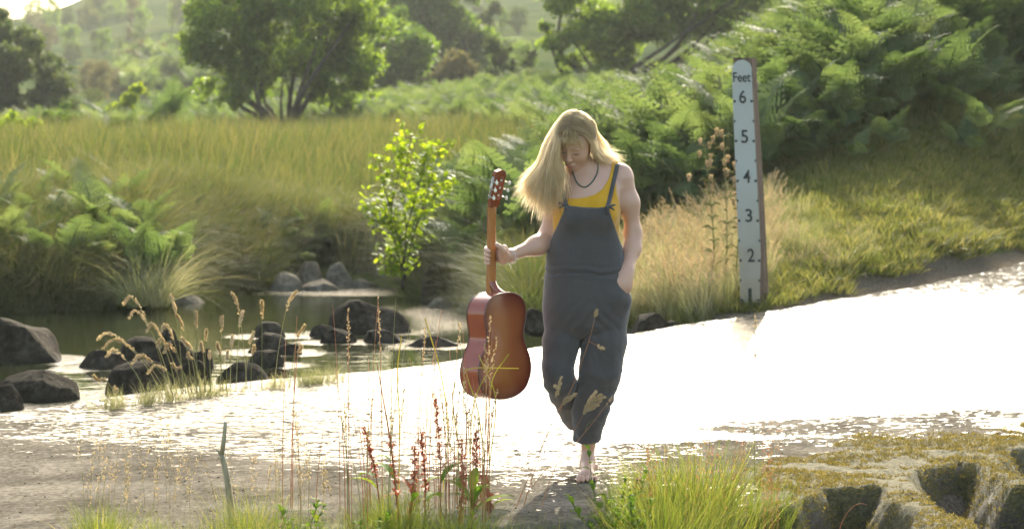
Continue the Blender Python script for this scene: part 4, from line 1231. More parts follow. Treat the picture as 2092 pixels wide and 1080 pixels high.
# slotted headstock, tilted towards the back
ht = R(13)
def Hp(l, a, n): return Gp(l, .812 + a * math.cos(ht) - n * math.sin(ht), .024 + a * math.sin(ht) + n * math.cos(ht))
hl = .165
out = [(-.0245, 0), (-.031, .018), (-.034, .05), (-.036, .10), (-.0375, .145), (-.031, .158), (-.012, .160), (0, .168), (.012, .160), (.031, .158), (.0375, .145), (.036, .10), (.034, .05), (.031, .018), (.0245, 0)]
def slab(g, poly, n0, n1, fn):
    m = len(poly); V = [tuple(fn(l, a, n0)) for l, a in poly] + [tuple(fn(l, a, n1)) for l, a in poly]
    c0 = np.mean(poly, 0)
    V += [tuple(fn(c0[0], c0[1], n0)), tuple(fn(c0[0], c0[1], n1))]
    g.add(V, [(j, (j + 1) % m, m + (j + 1) % m, m + j) for j in range(m)], [(2 * m, (j + 1) % m, j) for j in range(m)] + [(2 * m + 1, m + j, m + (j + 1) % m) for j in range(m)])
g = Geo()
def hbar(l0, l1, a0, a1): slab(g, [(l0, a0), (l1, a0), (l1, a1), (l0, a1)], -.008, .008, Hp)
slab(g, [(-.0245, 0), (-.031, .018), (-.034, .035), (.034, .035), (.031, .018), (.0245, 0)], -.0082, .0082, Hp)
slab(g, [(-.0372, .135), (-.0375, .145), (-.031, .158), (0, .166), (.031, .158), (.0375, .145), (.0372, .135)], -.0082, .0082, Hp)
for l0, l1 in ((-.0365, -.0255), (-.0075, .0075), (.0255, .0365)): hbar(l0, l1, .033, .137)
gobj('headstock', g, M_head, guitar, GO, smooth=False)
mt = NT('tuner_metal'); M_tun = mt.done(mt.bsdf((.45, .42, .36), .35, .5, Metallic=1.0).outputs[0])
for s in (-1, 1):
    g = Geo(); slab(g, [(s * .0366, .036), (s * .0395, .036), (s * .0395, .134), (s * .0366, .134)][::s], -.006, .006, Hp)
    tp_ = gobj('tuner_plate', g, M_tun, guitar, GO)
    for k in range(3):
        a = .052 + .033 * k
        g = Geo(); tube(g, [Hp(-s * .0, a, 0) + GL * s * .01, Hp(s * .036, a, 0)], .0045, 8); gobj('string_roller', g, M_pearl, guitar, GO)
        g = Geo(); tube(g, [Hp(s * .041, a - .004, -.002), Hp(s * .043, a - .004, .010), Hp(s * .044, a - .004, .022)], [.0035, .0028, .0022], 8)
        ball(g, Hp(s * .041, a, 0), .0055, 8, 5)
        pg = gobj('tuning_peg', g, M_tun, guitar, GO)
        g = Geo()
        c = Hp(s * .044, a - .004, .029)
        ball(g, (0, 0, 0), 1, 12, 8)
        Vv = g.v[0] * np.array([.0045, .0075, .0088])
        g.v[0] = np.array([tuple(c + GL * float(v[0]) + GN * float(v[1]) + Vector((0, 0, float(v[2])))) for v in Vv])
        gobj('button', g, M_pearl, pg, GO)
g = Geo()
for k in range(6):
    l = (-.0195 + .0078 * k)
    tube(g, [Gp(l * 1.1, .44, .0095), Gp(l, .812, .0105)], .0006, 4)
gobj('string', g, M_tun, guitar, GO)
g = Geo(); tube(g, [Gp(.132, .405, .05), Gp(.146, .409, .05), Gp(.149, .410, .05), Gp(.152, .411, .05)], [.0035, .0035, .007, .006], 8); gobj('strap_button', g, M_tun, guitar, GO)
# ------------------------------------------------------------------ vegetation: shapes
def blades(n, rad, h, width, lean, droop, seed, segs=4, hv=.35, t0=0., t1=1., tipt=0.0, twist=.6, dirb=0.0):
    """n grass blades rooted in a disc; returns Geo"""
    r = np.random.default_rng(seed)
    a = r.uniform(0, 2 * pi, n); rr = rad * np.sqrt(r.random(n))
    bx, by = rr * np.cos(a), rr * np.sin(a)
    H = h * r.uniform(1 - hv, 1 + hv * .4, n)
    la = a + r.normal(0, .9, n); L = lean * r.uniform(.2, 1.3, n) * H; D = droop * r.uniform(.1, 1.4, n)
    t = np.linspace(0, 1, segs + 1)[None, :]
    out = L[:, None] * (t + D[:, None] * t ** 2.6)
    x = bx[:, None] + np.cos(la)[:, None] * out + dirb * H[:, None] * t ** 2
    y = by[:, None] + np.sin(la)[:, None] * out
    z = H[:, None] * (t - .33 * np.minimum(D, 1.6)[:, None] * t ** 3)
    ww = width * r.uniform(.6, 1.3, n)[:, None] * np.array([.75, 1, .85, .6, .35, .2, .1][:segs] + [.03])[None, :] * .5 if segs <= 6 else None
    sa = r.uniform(0, 2 * pi, n)
    sx, sy = np.cos(sa)[:, None], np.sin(sa)[:, None]
    Pm_ = np.stack([x, y, z], -1)
    S = np.stack([sx * ww, sy * ww, 0 * ww], -1)
    V = np.stack([Pm_ - S, Pm_ + S], 2).reshape(n, -1, 3)
    k = np.arange(segs) * 2
    q = np.stack([k, k + 1, k + 3, k + 2], 1)
    Q = (q[None] + (np.arange(n) * (segs + 1) * 2)[:, None, None]).reshape(-1, 4)
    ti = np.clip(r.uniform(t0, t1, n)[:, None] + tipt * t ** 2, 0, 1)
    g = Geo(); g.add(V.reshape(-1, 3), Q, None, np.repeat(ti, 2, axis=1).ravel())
    return g

def seed_head(g, pts, r0, n, seed, size=.008, tint=.8, spread=1.0):
    """spikelets packed round a polyline"""
    r = np.random.default_rng(seed)
    pts = np.asarray([tuple(p) for p in pts]); m = len(pts)
    V, Q = [], []
    for i in range(n):
        u = r.random() * (m - 1.001); k = int(u); f = u - k
        c = pts[k] * (1 - f) + pts[k + 1] * f; d = pts[k + 1] - pts[k]; d /= np.linalg.norm(d) + 1e-9
        env = r0 * math.sin(pi * min(.97, max(.06, .1 + .9 * u / (m - 1)))) ** .6
        o = r.normal(size=3); o -= d * (o @ d); o /= np.linalg.norm(o) + 1e-9
        p = c + o * env * r.uniform(.2, 1) * spread
        ax = (d * .9 + o * r.uniform(.2, .7)); ax /= np.linalg.norm(ax)
        s = np.cross(ax, r.normal(size=3)); s /= np.linalg.norm(s) + 1e-9; s2 = np.cross(ax, s)
        L = size * r.uniform(.7, 1.3); w = L * .3
        b = len(V)
        V += [p, p + ax * L * .45 + s * w, p + ax * L, p + ax * L * .45 - s * w, p + ax * L * .45 + s2 * w, p + ax * L * .45 - s2 * w]
        Q += [(b, b + 1, b + 2, b + 3), (b, b + 4, b + 2, b + 5)]
    g.add(V, Q, None, np.repeat(np.clip(tint + r.normal(0, .15, n), 0, 1), 6))

def frond(seed, L=1.0, pairs=15, nl=6, stipe=.45, arch=1.0, lod=0, droop=1.0):
    r = np.random.default_rng(seed)
    g = Geo()
    N = 26
    t = np.linspace(0, 1, N)
    ang = R(86) - (R(22) * t + R(62) * t ** 2.2 * arch)          # heading above the horizon
    dx, dz = np.cos(ang), np.sin(ang)
    Lt = L * (1 + stipe)
    x = np.concatenate([[0], np.cumsum((dx[1:] + dx[:-1]) / 2)]) * Lt / (N - 1)
    z = np.concatenate([[0], np.cumsum((dz[1:] + dz[:-1]) / 2)]) * Lt / (N - 1)
    y = .05 * L * np.sin(t * r.uniform(1, 3)) * r.choice([-1, 1])
    c = np.stack([x, y, z], 1)
    if lod < 2: tube(g, [Vector(p) for p in c[::2]], list(np.linspace(.006, .0015, len(c[::2]))), 4, .75, cap=False)
    V, Q, T, ti = [], [], [], []
    t0 = stipe / (1 + stipe)
    for i in range(pairs):
        s = (i + .5) / pairs; tt = t0 + (1 - t0) * s
        k = tt * (N - 1); k0 = min(int(k), N - 2); f = k - k0
        p = c[k0] * (1 - f) + c[k0 + 1] * f; d = c[k0 + 1] - c[k0]; d /= np.linalg.norm(d)
        up = np.cross(np.array([0, 1., 0]), d); up = -up if up[2] < 0 else up
        pl = L * (.44 * (1 - s) ** .85 + .02) * (.75 + .25 * min(1, s * 6)) * r.uniform(.88, 1.08)
        for sd in (-1, 1):
            a = (np.array([0, sd, 0]) * math.cos(.35) + d * math.sin(.35) + up * r.uniform(.05, .30)); a /= np.linalg.norm(a)
            m = nl if lod == 0 else (3 if lod == 1 else 1)
            if lod == 2:
                w = L / pairs * .62
                b = len(V); e = p + a * pl - up * pl * .25
                V += [p - d * w * .4, p + a * pl * .5 - d * w * .5 + up * pl * .03, e, p + a * pl * .5 + d * w * .5 + up * pl * .03]
                Q.append((b, b + 1, b + 2, b + 3)); ti += [.5 + r.normal(0, .12)] * 4
                continue
            mm = max(3, int(m * (1 - .5 * s)))
            tn = np.clip(.5 + r.normal(0, .13), 0, 1)
            side = np.cross(a, up); side /= np.linalg.norm(side)
            for j in range(mm):
                v = (j + .35) / mm
                q = p + a * pl * v - up * pl * (.28 * droop * v ** 2 - .05 * v)
                wl = (pl * .24 * (1 - v) ** .8 + L * .008) * r.uniform(.85, 1.1)
                hw = pl / mm * .42
                for s2 in (-1, 1):
                    tip = q + side * s2 * wl + a * hw * .9 - up * wl * r.uniform(.0, .35)
                    b = len(V)
                    V += [q - a * hw, q + side * s2 * wl * .55 - a * hw * .75, tip, q + a * hw * .9]
                    Q.append((b, b + 1, b + 2, b + 3)); ti += [tn] * 4
    g.add(V, Q, None, np.clip(ti, 0, 1))
    return g

def leaf_cloud(lobes, n, size, seed, flat=.75, jitter=.12, gap=0.0):
    """leaf-sized faces spread through the lobes [(x,y,z,r)]"""
    r = np.random.default_rng(seed); L = np.array(lobes, float)
    w = L[:, 3] ** 2.2; k = r.choice(len(L), n, p=w / w.sum())
    d = r.normal(size=(n, 3)); d /= np.linalg.norm(d, axis=1, keepdims=True)
    rad = r.random(n) ** .42
    # twigs: leaves gather in sprays
    ns_ = max(8, n // 14); sp_ = r.integers(0, ns_, n)
    sd = r.normal(size=(ns_, 3)); sd /= np.linalg.norm(sd, axis=1, keepdims=True)
    sk_ = r.choice(len(L), ns_, p=w / w.sum()); sr = r.random(ns_) ** .38 * r.uniform(.85, 1.16, ns_)
    cen = L[sk_, :3] + sd * (sr * L[sk_, 3])[:, None] * np.array([1, 1, flat])
    P_ = cen[sp_] + r.normal(size=(n, 3)) * (L[sk_, 3].mean() * jitter)
    loose = r.random(n) < .25
    P_ = np.where(loose[:, None], L[k, :3] + d * (rad * L[k, 3])[:, None] * np.array([1, 1, flat]), P_)
    nrm = r.normal(size=(n, 3)) + np.array([0, 0, .7]); nrm /= np.linalg.norm(nrm, axis=1, keepdims=True)
    a = np.cross(nrm, r.normal(size=(n, 3))); a /= np.linalg.norm(a, axis=1, keepdims=True); b = np.cross(nrm, a)
    s = size * r.uniform(.6, 1.3, n)[:, None]
    V = np.stack([P_ - a * s * .6, P_ - b * s * .33 + nrm * s * .08, P_ + a * s * .6, P_ + b * s * .33 + nrm * s * .08], 1).reshape(-1, 3)
    Q = np.arange(4 * n).reshape(n, 4)
    ti = np.clip(.5 + .22 * r.normal(size=ns_)[sp_] + .1 * r.normal(size=n), 0, 1)
    g = Geo(); g.add(V, Q, None, np.repeat(ti, 4)); return g

# ------------------------------------------------------------------ vegetation: materials
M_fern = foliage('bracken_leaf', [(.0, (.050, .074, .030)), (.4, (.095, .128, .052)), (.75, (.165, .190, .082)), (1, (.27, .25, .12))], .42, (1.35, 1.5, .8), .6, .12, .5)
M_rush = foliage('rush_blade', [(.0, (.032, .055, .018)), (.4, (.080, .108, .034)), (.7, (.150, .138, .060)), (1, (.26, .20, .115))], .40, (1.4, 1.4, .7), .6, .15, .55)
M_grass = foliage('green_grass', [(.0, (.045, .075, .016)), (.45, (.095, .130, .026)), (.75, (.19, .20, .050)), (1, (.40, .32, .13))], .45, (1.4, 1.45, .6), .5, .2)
M_turf = foliage('slope_grass', [(.0, (.06, .085, .022)), (.5, (.14, .155, .045)), (.8, (.25, .225, .085)), (1, (.38, .31, .15))], .42, (1.3, 1.3, .7), .6, .15, .45)
M_yblade = foliage('yellow_blade', [(.0, (.30, .30, .05)), (1, (.50, .44, .09))], .45, (1.4, 1.3, .5), .5, .1)
M_straw = foliage('dry_grass', [(.0, (.10, .14, .040)), (.35, (.21, .22, .085)), (.7, (.36, .33, .18)), (1, (.50, .44, .29))], .40, (1.2, 1.2, .85), .7, .1, .5)
M_gold = foliage('seed_head', [(.0, (.28, .20, .11)), (.5, (.42, .33, .20)), (1, (.58, .48, .33))], .35, (1.3, 1.2, .9), .7, .2)
M_redstem = foliage('red_stalk', [(.0, (.30, .10, .045)), (.5, (.46, .21, .10)), (1, (.58, .36, .17))], .3, (1.2, 1, .8), .55, .3)
M_dock = foliage('dock_seed', [(.0, (.22, .06, .035)), (.5, (.33, .115, .065)), (1, (.46, .21, .12))], .4, (1.4, 1, .8), .6, .3)
M_sapl = foliage('sapling_leaf', [(.0, (.10, .17, .014)), (.5, (.21, .29, .022)), (1, (.36, .41, .04))], .55, (1.6, 1.5, .4), .55, .2)
M_weed = foliage('weed_leaf', [(.0, (.05, .10, .018)), (.6, (.12, .19, .03)), (1, (.30, .30, .05))], .5, (1.4, 1.5, .6), .65, .08)
M_alder = foliage('alder_leaf', [(.0, (.048, .080, .018)), (.5, (.105, .150, .034)), (1, (.24, .28, .06))], .5, (1.7, 1.9, .6), .5, .25)
M_birch = foliage('birch_leaf', [(.0, (.05, .075, .025)), (.5, (.10, .12, .04)), (1, (.19, .18, .06))], .40, (1.3, 1.4, .8), .6, .15)
M_tan = foliage('tawny_leaf', [(.0, (.09, .08, .035)), (.5, (.16, .14, .055)), (1, (.24, .20, .09))], .35, (1.2, 1.2, .8), .6, .15)
mt = NT('bark'); c = mt.coord('Object', (1, 1, .25)); M_bark = mt.done(mt.bsdf(mt.ramp(mt.noise(14, 5, .7, c), [(.3, (.03, .024, .018)), (.7, (.11, .09, .07))]), .9, .2, mt.bump(mt.noise(20, 5, .7, c), .8, .03)).outputs[0])
mt = NT('grey_twig'); c = mt.coord('Object', (1, 1, .2)); M_twig = mt.done(mt.bsdf(mt.ramp(mt.noise(40, 5, .7, c), [(.3, (.20, .17, .10)), (.7, (.40, .35, .23))]), .8, .3, mt.bump(mt.noise(60, 4, .7, c), .5, .003)).outputs[0])

hidden = []
def proto(name, g, mat, smooth=False):
    o = bpy.data.objects.new(name, g.mesh(name, mat, smooth)); hidden.append(o); return o

def scatter(name, protos, pos, rot, scl, idx):
    n = len(pos)
    me = bpy.data.meshes.new(name); me.vertices.add(n); me.vertices.foreach_set('co', np.asarray(pos, np.float32).ravel())
    a = me.attributes.new('rot', 'FLOAT_VECTOR', 'POINT'); a.data.foreach_set('vector', np.asarray(rot, np.float32).ravel())
    a = me.attributes.new('scl', 'FLOAT', 'POINT'); a.data.foreach_set('value', np.asarray(scl, np.float32))
    a = me.attributes.new('vi', 'INT', 'POINT'); a.data.foreach_set('value', np.asarray(idx, np.int32))
    o = obj(name, me)
    ng = bpy.data.node_groups.new(name, 'GeometryNodeTree')
    ng.interface.new_socket('Geometry', in_out='INPUT', socket_type='NodeSocketGeometry')
    ng.interface.new_socket('Geometry', in_out='OUTPUT', socket_type='NodeSocketGeometry')
    N = ng.nodes.new; Lk = ng.links.new
    gi = N('NodeGroupInput'); go = N('NodeGroupOutput'); jn = N('GeometryNodeJoinGeometry')
    ar = N('GeometryNodeInputNamedAttribute'); ar.data_type = 'FLOAT_VECTOR'; ar.inputs[0].default_value = 'rot'
    asc = N('GeometryNodeInputNamedAttribute'); asc.data_type = 'FLOAT'; asc.inputs[0].default_value = 'scl'
    av = N('GeometryNodeInputNamedAttribute'); av.data_type = 'INT'; av.inputs[0].default_value = 'vi'
    for k, p in enumerate(protos):
        cp = N('FunctionNodeCompare'); cp.data_type = 'INT'; cp.operation = 'EQUAL'
        ia = [s for s in cp.inputs if s.enabled and s.type == 'INT']
        Lk([s for s in av.outputs if s.enabled][0], ia[0]); ia[1].default_value = k
        oi = N('GeometryNodeObjectInfo'); oi.inputs['Object'].default_value = p
        ip = N('GeometryNodeInstanceOnPoints')
        Lk(gi.outputs[0], ip.inputs['Points']); Lk(cp.outputs[0], ip.inputs['Selection']); Lk(oi.outputs['Geometry'], ip.inputs['Instance'])
        Lk([s for s in ar.outputs if s.enabled][0], ip.inputs['Rotation']); Lk([s for s in asc.outputs if s.enabled][0], ip.inputs['Scale'])
        Lk(ip.outputs[0], jn.inputs[0])
    Lk(jn.outputs[0], go.inputs[0])
    md = o.modifiers.new('scatter', 'NODES'); md.node_group = ng
    o['kind'] = 'stuff'
    return o

def spread_px(n, px0, px1, y0, y1, r, dens=None):
    """ground points between photo columns and distances"""
    px = r.uniform(px0, px1, n); Y = np.sqrt(r.uniform(y0 ** 2, y1 ** 2, n))
    X = (px - CX) * Y / FPX
    if dens is not None:
        k = dens(px, X, Y); px, X, Y = px[k], X[k], Y[k]
    return np.stack([X, Y, ground_z(X, Y)], 1), px
def rots(n, r, tilt=.12): return np.stack([r.normal(0, tilt, n), r.normal(0, tilt, n), r.uniform(0, 6.28, n)], 1)
rv = np.random.default_rng(11)
def off_pool(X, Y, m=.15): return (poly_sdf(X, Y, pool_poly) > m) & (poly_sdf(X, Y, road_poly) > m)

# ------------------------------------------------------------------ rush meadow, banks and slope turf
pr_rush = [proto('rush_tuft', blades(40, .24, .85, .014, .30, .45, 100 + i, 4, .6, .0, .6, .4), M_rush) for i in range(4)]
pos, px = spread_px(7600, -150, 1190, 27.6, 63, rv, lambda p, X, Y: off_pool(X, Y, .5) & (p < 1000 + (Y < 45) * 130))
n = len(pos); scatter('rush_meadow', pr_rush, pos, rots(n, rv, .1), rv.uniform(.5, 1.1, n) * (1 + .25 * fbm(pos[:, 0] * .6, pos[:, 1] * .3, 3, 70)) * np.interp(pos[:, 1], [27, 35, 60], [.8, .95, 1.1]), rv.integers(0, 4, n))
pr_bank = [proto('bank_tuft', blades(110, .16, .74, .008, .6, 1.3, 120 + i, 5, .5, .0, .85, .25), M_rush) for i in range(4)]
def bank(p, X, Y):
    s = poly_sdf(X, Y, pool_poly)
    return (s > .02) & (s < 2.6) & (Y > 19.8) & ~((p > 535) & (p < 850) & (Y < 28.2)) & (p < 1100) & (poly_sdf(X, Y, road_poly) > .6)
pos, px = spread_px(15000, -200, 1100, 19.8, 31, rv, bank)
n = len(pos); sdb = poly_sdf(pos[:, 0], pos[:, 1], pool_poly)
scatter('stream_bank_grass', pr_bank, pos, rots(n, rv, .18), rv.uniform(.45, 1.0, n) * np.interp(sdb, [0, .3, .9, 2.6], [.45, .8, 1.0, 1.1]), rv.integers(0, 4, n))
pr_green = [proto('green_tuft', blades(70, .16, .42, .008, .5, .9, 180 + i, 4, .5, .0, .9, .15), M_grass) for i in range(3)]
pos, px = spread_px(5000, -150, 1100, 22, 29.5, rv, lambda p, X, Y: bank(p, X, Y) & (fbm(X * .9, Y * .9, 2, 33) > -.05))
n = len(pos); scatter('green_bank_grass', pr_green, pos, rots(n, rv, .15), rv.uniform(.5, 1.0, n), rv.integers(0, 3, n))
pr_dead = [proto('dead_reed', blades(60, .10, .75, .007, .75, 1.3, 190 + i, 5, .4, .3, 1.0, .1), M_straw) for i in range(2)]
q = [(P(rv.uniform(225, 345), 0, 1).x, rv.uniform(22.6, 24.0)) for _ in range(26)]
pos = np.array([(a * b, b, max(float(ground_z(np.array([a * b]), np.array([b]))[0]), WATER) + .05) for a, b in q])
scatter('dead_reeds', pr_dead, pos, rots(len(pos), rv, .2), rv.uniform(.5, 1.0, len(pos)), rv.integers(0, 2, len(pos)))
pr_turf = [proto('turf_tuft', blades(60, .12, .085, .005, .6, .9, 140 + i, 3, .5, .2, 1.0, .1), M_turf) for i in range(3)]
def slope(p, X, Y): return (poly_sdf(X, Y, road_poly) > .28 + .25 * fbm(X * 1.5, Y * 1.5, 3, 4)) & (poly_sdf(X, Y, pool_poly) > .3)
pos, px = spread_px(13000, 1270, 2180, 18.3, 29.5, rv, slope)
n = len(pos); scatter('slope_turf', pr_turf, pos, rots(n, rv, .15), rv.uniform(.5, 1.5, n) * (1 + .4 * (fbm(pos[:, 0] * 1.2, pos[:, 1] * 1.2, 2, 9) > .25)), rv.integers(0, 3, n))
pr_dry = [proto('dry_tuft', blades(70, .14, .55, .0045, .28, .5, 160 + i, 4, .45, .15, 1.0, .3), M_straw) for i in range(4)]
for q, p_ in enumerate(pr_dry):
    gq = Geo(); r_ = np.random.default_rng(q)
    for k in range(11):
        a, L_ = r_.uniform(0, 6.28), r_.uniform(.45, .72); ox, oy = r_.normal(0, .06, 2)
        pts = [(ox + math.cos(a) * L_ * .35 * t ** 2, oy + math.sin(a) * L_ * .35 * t ** 2, L_ * (t - .12 * t ** 3)) for t in np.linspace(0, 1, 8)]
        tube(gq, pts, [.0015] * 8, 3, .7, cap=False); seed_head(gq, pts[5:], .012, 34, k, .014)
    me2 = gq.mesh('dry_seed', M_gold, False)
    hidden.append(bpy.data.objects.new('dry_seed', me2))
pr_seed = hidden[-4:]
def drymask(p, X, Y):
    s = poly_sdf(X, Y, road_poly)
    return (s > .3) & (poly_sdf(X, Y, pool_poly) > .25) & (s < 3.0) & ((p < 1575) & (rv.random(len(p)) < .95) | ((Y > 19.2) & (Y < 22.6) & (p < 1790) & (rv.random(len(p)) < .4) & (fbm(X * 1.3, Y * 1.3, 2, 19) > -.15)))
pos, px = spread_px(900, 1262, 1800, 18.9, 23.5, rv, drymask)
n = len(pos); pos3 = pos; rr3 = rots(n, rv, .12); sc3 = rv.uniform(.4, .98, n) * np.interp(px, [1290, 1560, 1790], [1.0, .72, .5])
scatter('tall_dry_grass', pr_dry + pr_seed, np.concatenate([pos, pos[::2]]), np.concatenate([rr3, rr3[::2]]), np.concatenate([sc3, sc3[::2]]), np.concatenate([rv.integers(0, 4, n), rv.integers(4, 8, len(pos[::2]))]))

# ------------------------------------------------------------------ bracken
fr_me = [frond(200 + i, 1.0, 15, 7, (.75, .95, .6, .8, 1.05, .7)[i], (1.0, .8, 1.35, .6, .95, 1.6)[i]).mesh('frond', M_fern, False) for i in range(6)]
def fern_plant(x, y, z, size, label, group, n=7, seed=0):
    r = np.random.default_rng(seed)
    root_ = empty('bracken_fern', (x, y, z), label, 'fern', group)
    a0 = r.uniform(0, 6.28)
    for k in range(n):
        f = obj('frond', fr_me[r.integers(0, 6)], root_, (r.normal(0, .05), r.normal(0, .05), 0))
        f.rotation_euler = (r.normal(0, .16), r.uniform(-.25, .35), a0 + 6.28 * k / n + r.normal(0, .3))
        s = size * .84 * r.uniform(.55, 1.15); f.scale = (s, s, s * r.uniform(.9, 1.1))
    return root_
bline = ([1180, 1300, 1400, 1500, 1700, 1800, 1950, 2092, 2250], [28.5, 26.2, 24.8, 24.2, 25.0, 26.2, 27.6, 28.8, 30.0])
spots = []; tries = 0
def fern_label(px_, Y_):
    d = Y_ - np.interp(px_, *bline)
    row = 'at the shaded foot' if d < .9 else ('halfway up the face' if d < 2.6 else ('on the upper part' if d < 5 else 'along the top'))
    if px_ <= 1290: where = 'of the pale fern patch beside her shoulder'
    elif px_ <= 1400: where = 'of the pale fern patch between woman and thistles'
    elif px_ <= 1500: where = 'of the fern bank behind the thistles'
    elif px_ <= 1620: where = 'of the fern bank directly behind the depth gauge'
    elif px_ <= 1760: where = 'of the fern bank just beyond the depth gauge'
    elif px_ <= 1880: where = 'of the fern bank above the two small lone ferns'
    elif px_ <= 2010: where = 'of the dark fern bank over the grass slope'
    else: where = 'of the fern bank where the road leaves the picture'
    return 'bracken fern ' + row + ' ' + where
while len(spots) < 215 and tries < 12000:
    tries += 1
    px_ = rv.uniform(1190, 2190); Y_ = np.interp(px_, *bline) + abs(rv.normal(0, 1)) * 3.2 + .1
    x_ = (px_ - CX) * Y_ / FPX
    if all((x_ - a) ** 2 + (Y_ - b) ** 2 > (.36 + .02 * (Y_ - 24)) ** 2 for a, b in spots): spots.append((x_, Y_))
zs = ground_z(np.array([s[0] for s in spots]), np.array([s[1] for s in spots]))
for i, ((x_, Y_), z_) in enumerate(zip(spots, zs)):
    px_ = CX + x_ * FPX / Y_
    sz = rv.uniform(.72, 1.0) * np.interp(px_, [1190, 1400, 1650, 2000], [.72, .95, 1.12, 1.08])
    fern_plant(x_, Y_, z_, sz, fern_label(px_, Y_), 'bracken ferns of the bank' if px_ > 1400 else 'bracken ferns between woman and gauge', 8, 300 + i)
pr_fern = []
for k in range(3):
    g = Geo(); r_ = np.random.default_rng(k)
    for j in range(8):
        f = frond(400 + k * 10 + j, .95, 12, 3, .5, r_.uniform(.7, 1.2), 1)
        V = np.concatenate(f.v); a = 6.28 * j / 8 + r_.normal(0, .3); s = r_.uniform(.75, 1.1)
        V = V @ np.array([[math.cos(a), math.sin(a), 0], [-math.sin(a), math.cos(a), 0], [0, 0, 1]]) * s
        o_ = 0
        g.add(V, np.concatenate([q for q in f.q]), None, np.concatenate(f.c))
    pr_fern.append(proto('fern_clump', g, M_fern))
def thicket(name, n, px0, px1, y0, y1, s0, s1, dens=None):
    pos, px = spread_px(n, px0, px1, y0, y1, rv, dens); m = len(pos)
    return scatter(name, pr_fern, pos, rots(m, rv, .15), rv.uniform(s0, s1, m), rv.integers(0, 3, m))
thicket('bracken_thicket', 900, 1180, 2300, 26, 40, .75, 1.15, lambda p, X, Y: Y > np.interp(p, *bline) + 1.6)
thicket('meadow_bracken', 2400, 620, 1420, 42, 76, .55, .95, lambda p, X, Y: (Y > np.interp(p, [620, 760, 900, 1050, 1200, 1420], [62, 57, 52, 45, 38, 36])) & (Y < np.interp(p, [1150, 1260, 1420], [80, 56, 44])))
thicket('far_meadow_bracken', 700, -150, 700, 62, 84, .6, .95)
thicket('hillside_bracken', 1500, 250, 1500, 90, 200, 1.0, 2.0, lambda p, X, Y: fbm(X * .05, Y * .03, 2, 6) > .05)
# the pale heap of ferns out in the meadow
for i, (px_, py_) in enumerate(((262, 250), (290, 246), (322, 244), (350, 248), (380, 252), (410, 256), (300, 258), (340, 260), (275, 262), (245, 258))):
    Y_ = 50 + i * .25; p = P(px_, py_ + 14, Y_); z_ = float(ground_z(np.array([p.x]), np.array([Y_]))[0])
    fern_plant(p.x, Y_, z_, (.95, 1.1, 1.15, 1.0, .85, .6, .9, .9, .8, .8)[i], 'pale bracken fern in the heap rising out of the rush meadow', 'heap of ferns in the rush meadow', 8, 700 + i)
# ferns on the banks
def bank_fern(px_, py_, Y_, s, lab, grp, seed):
    p = P(px_, py_, Y_); z_ = float(ground_z(np.array([p.x]), np.array([Y_]))[0])
    fern_plant(p.x, Y_, min(max(z_, WATER), p.z + .4), s, lab, grp, 8, seed)
for i in range(40):
    bank_fern(rv.uniform(-60, 330), 0, rv.uniform(23.2, 24.6) if i % 2 else rv.uniform(24.8, 26.8), rv.uniform(.44, .66), 'bracken fern ' + ('low' if i % 2 else 'high') + ' on the near stream bank above the humped boulder', 'ferns on the near stream bank', 800 + i)
for i in range(24):
    bank_fern(rv.uniform(330, 720), 0, rv.uniform(26.8, 28.6), rv.uniform(.34, .52), 'dark bracken fern on the far stream bank under the rushes', 'ferns on the far stream bank', 840 + i)
for i in range(46):
    bank_fern(rv.uniform(860, 1120), 0, rv.uniform(23.6, 29.5), rv.uniform(.55, 1.0), 'bracken fern behind the guitar beside the yellow sapling', 'ferns beside the sapling', 870 + i)
# the two little ferns out on the grass slope and the one near the right edge
for px_, py_, s, lab in ((1760, 352, .33, 'small pale fern standing alone on the grass slope'), (1822, 338, .52, 'larger pale fern standing alone on the grass slope'), (2050, 330, .85, 'fern with bright fronds low at the edge of the bank'), (1985, 345, .55, 'half shaded fern low at the edge of the bank')):
    h_ = hit(px_, py_, 19); fern_plant(h_.x, h_.y, h_.z, s, lab, None, 7, int(px_))

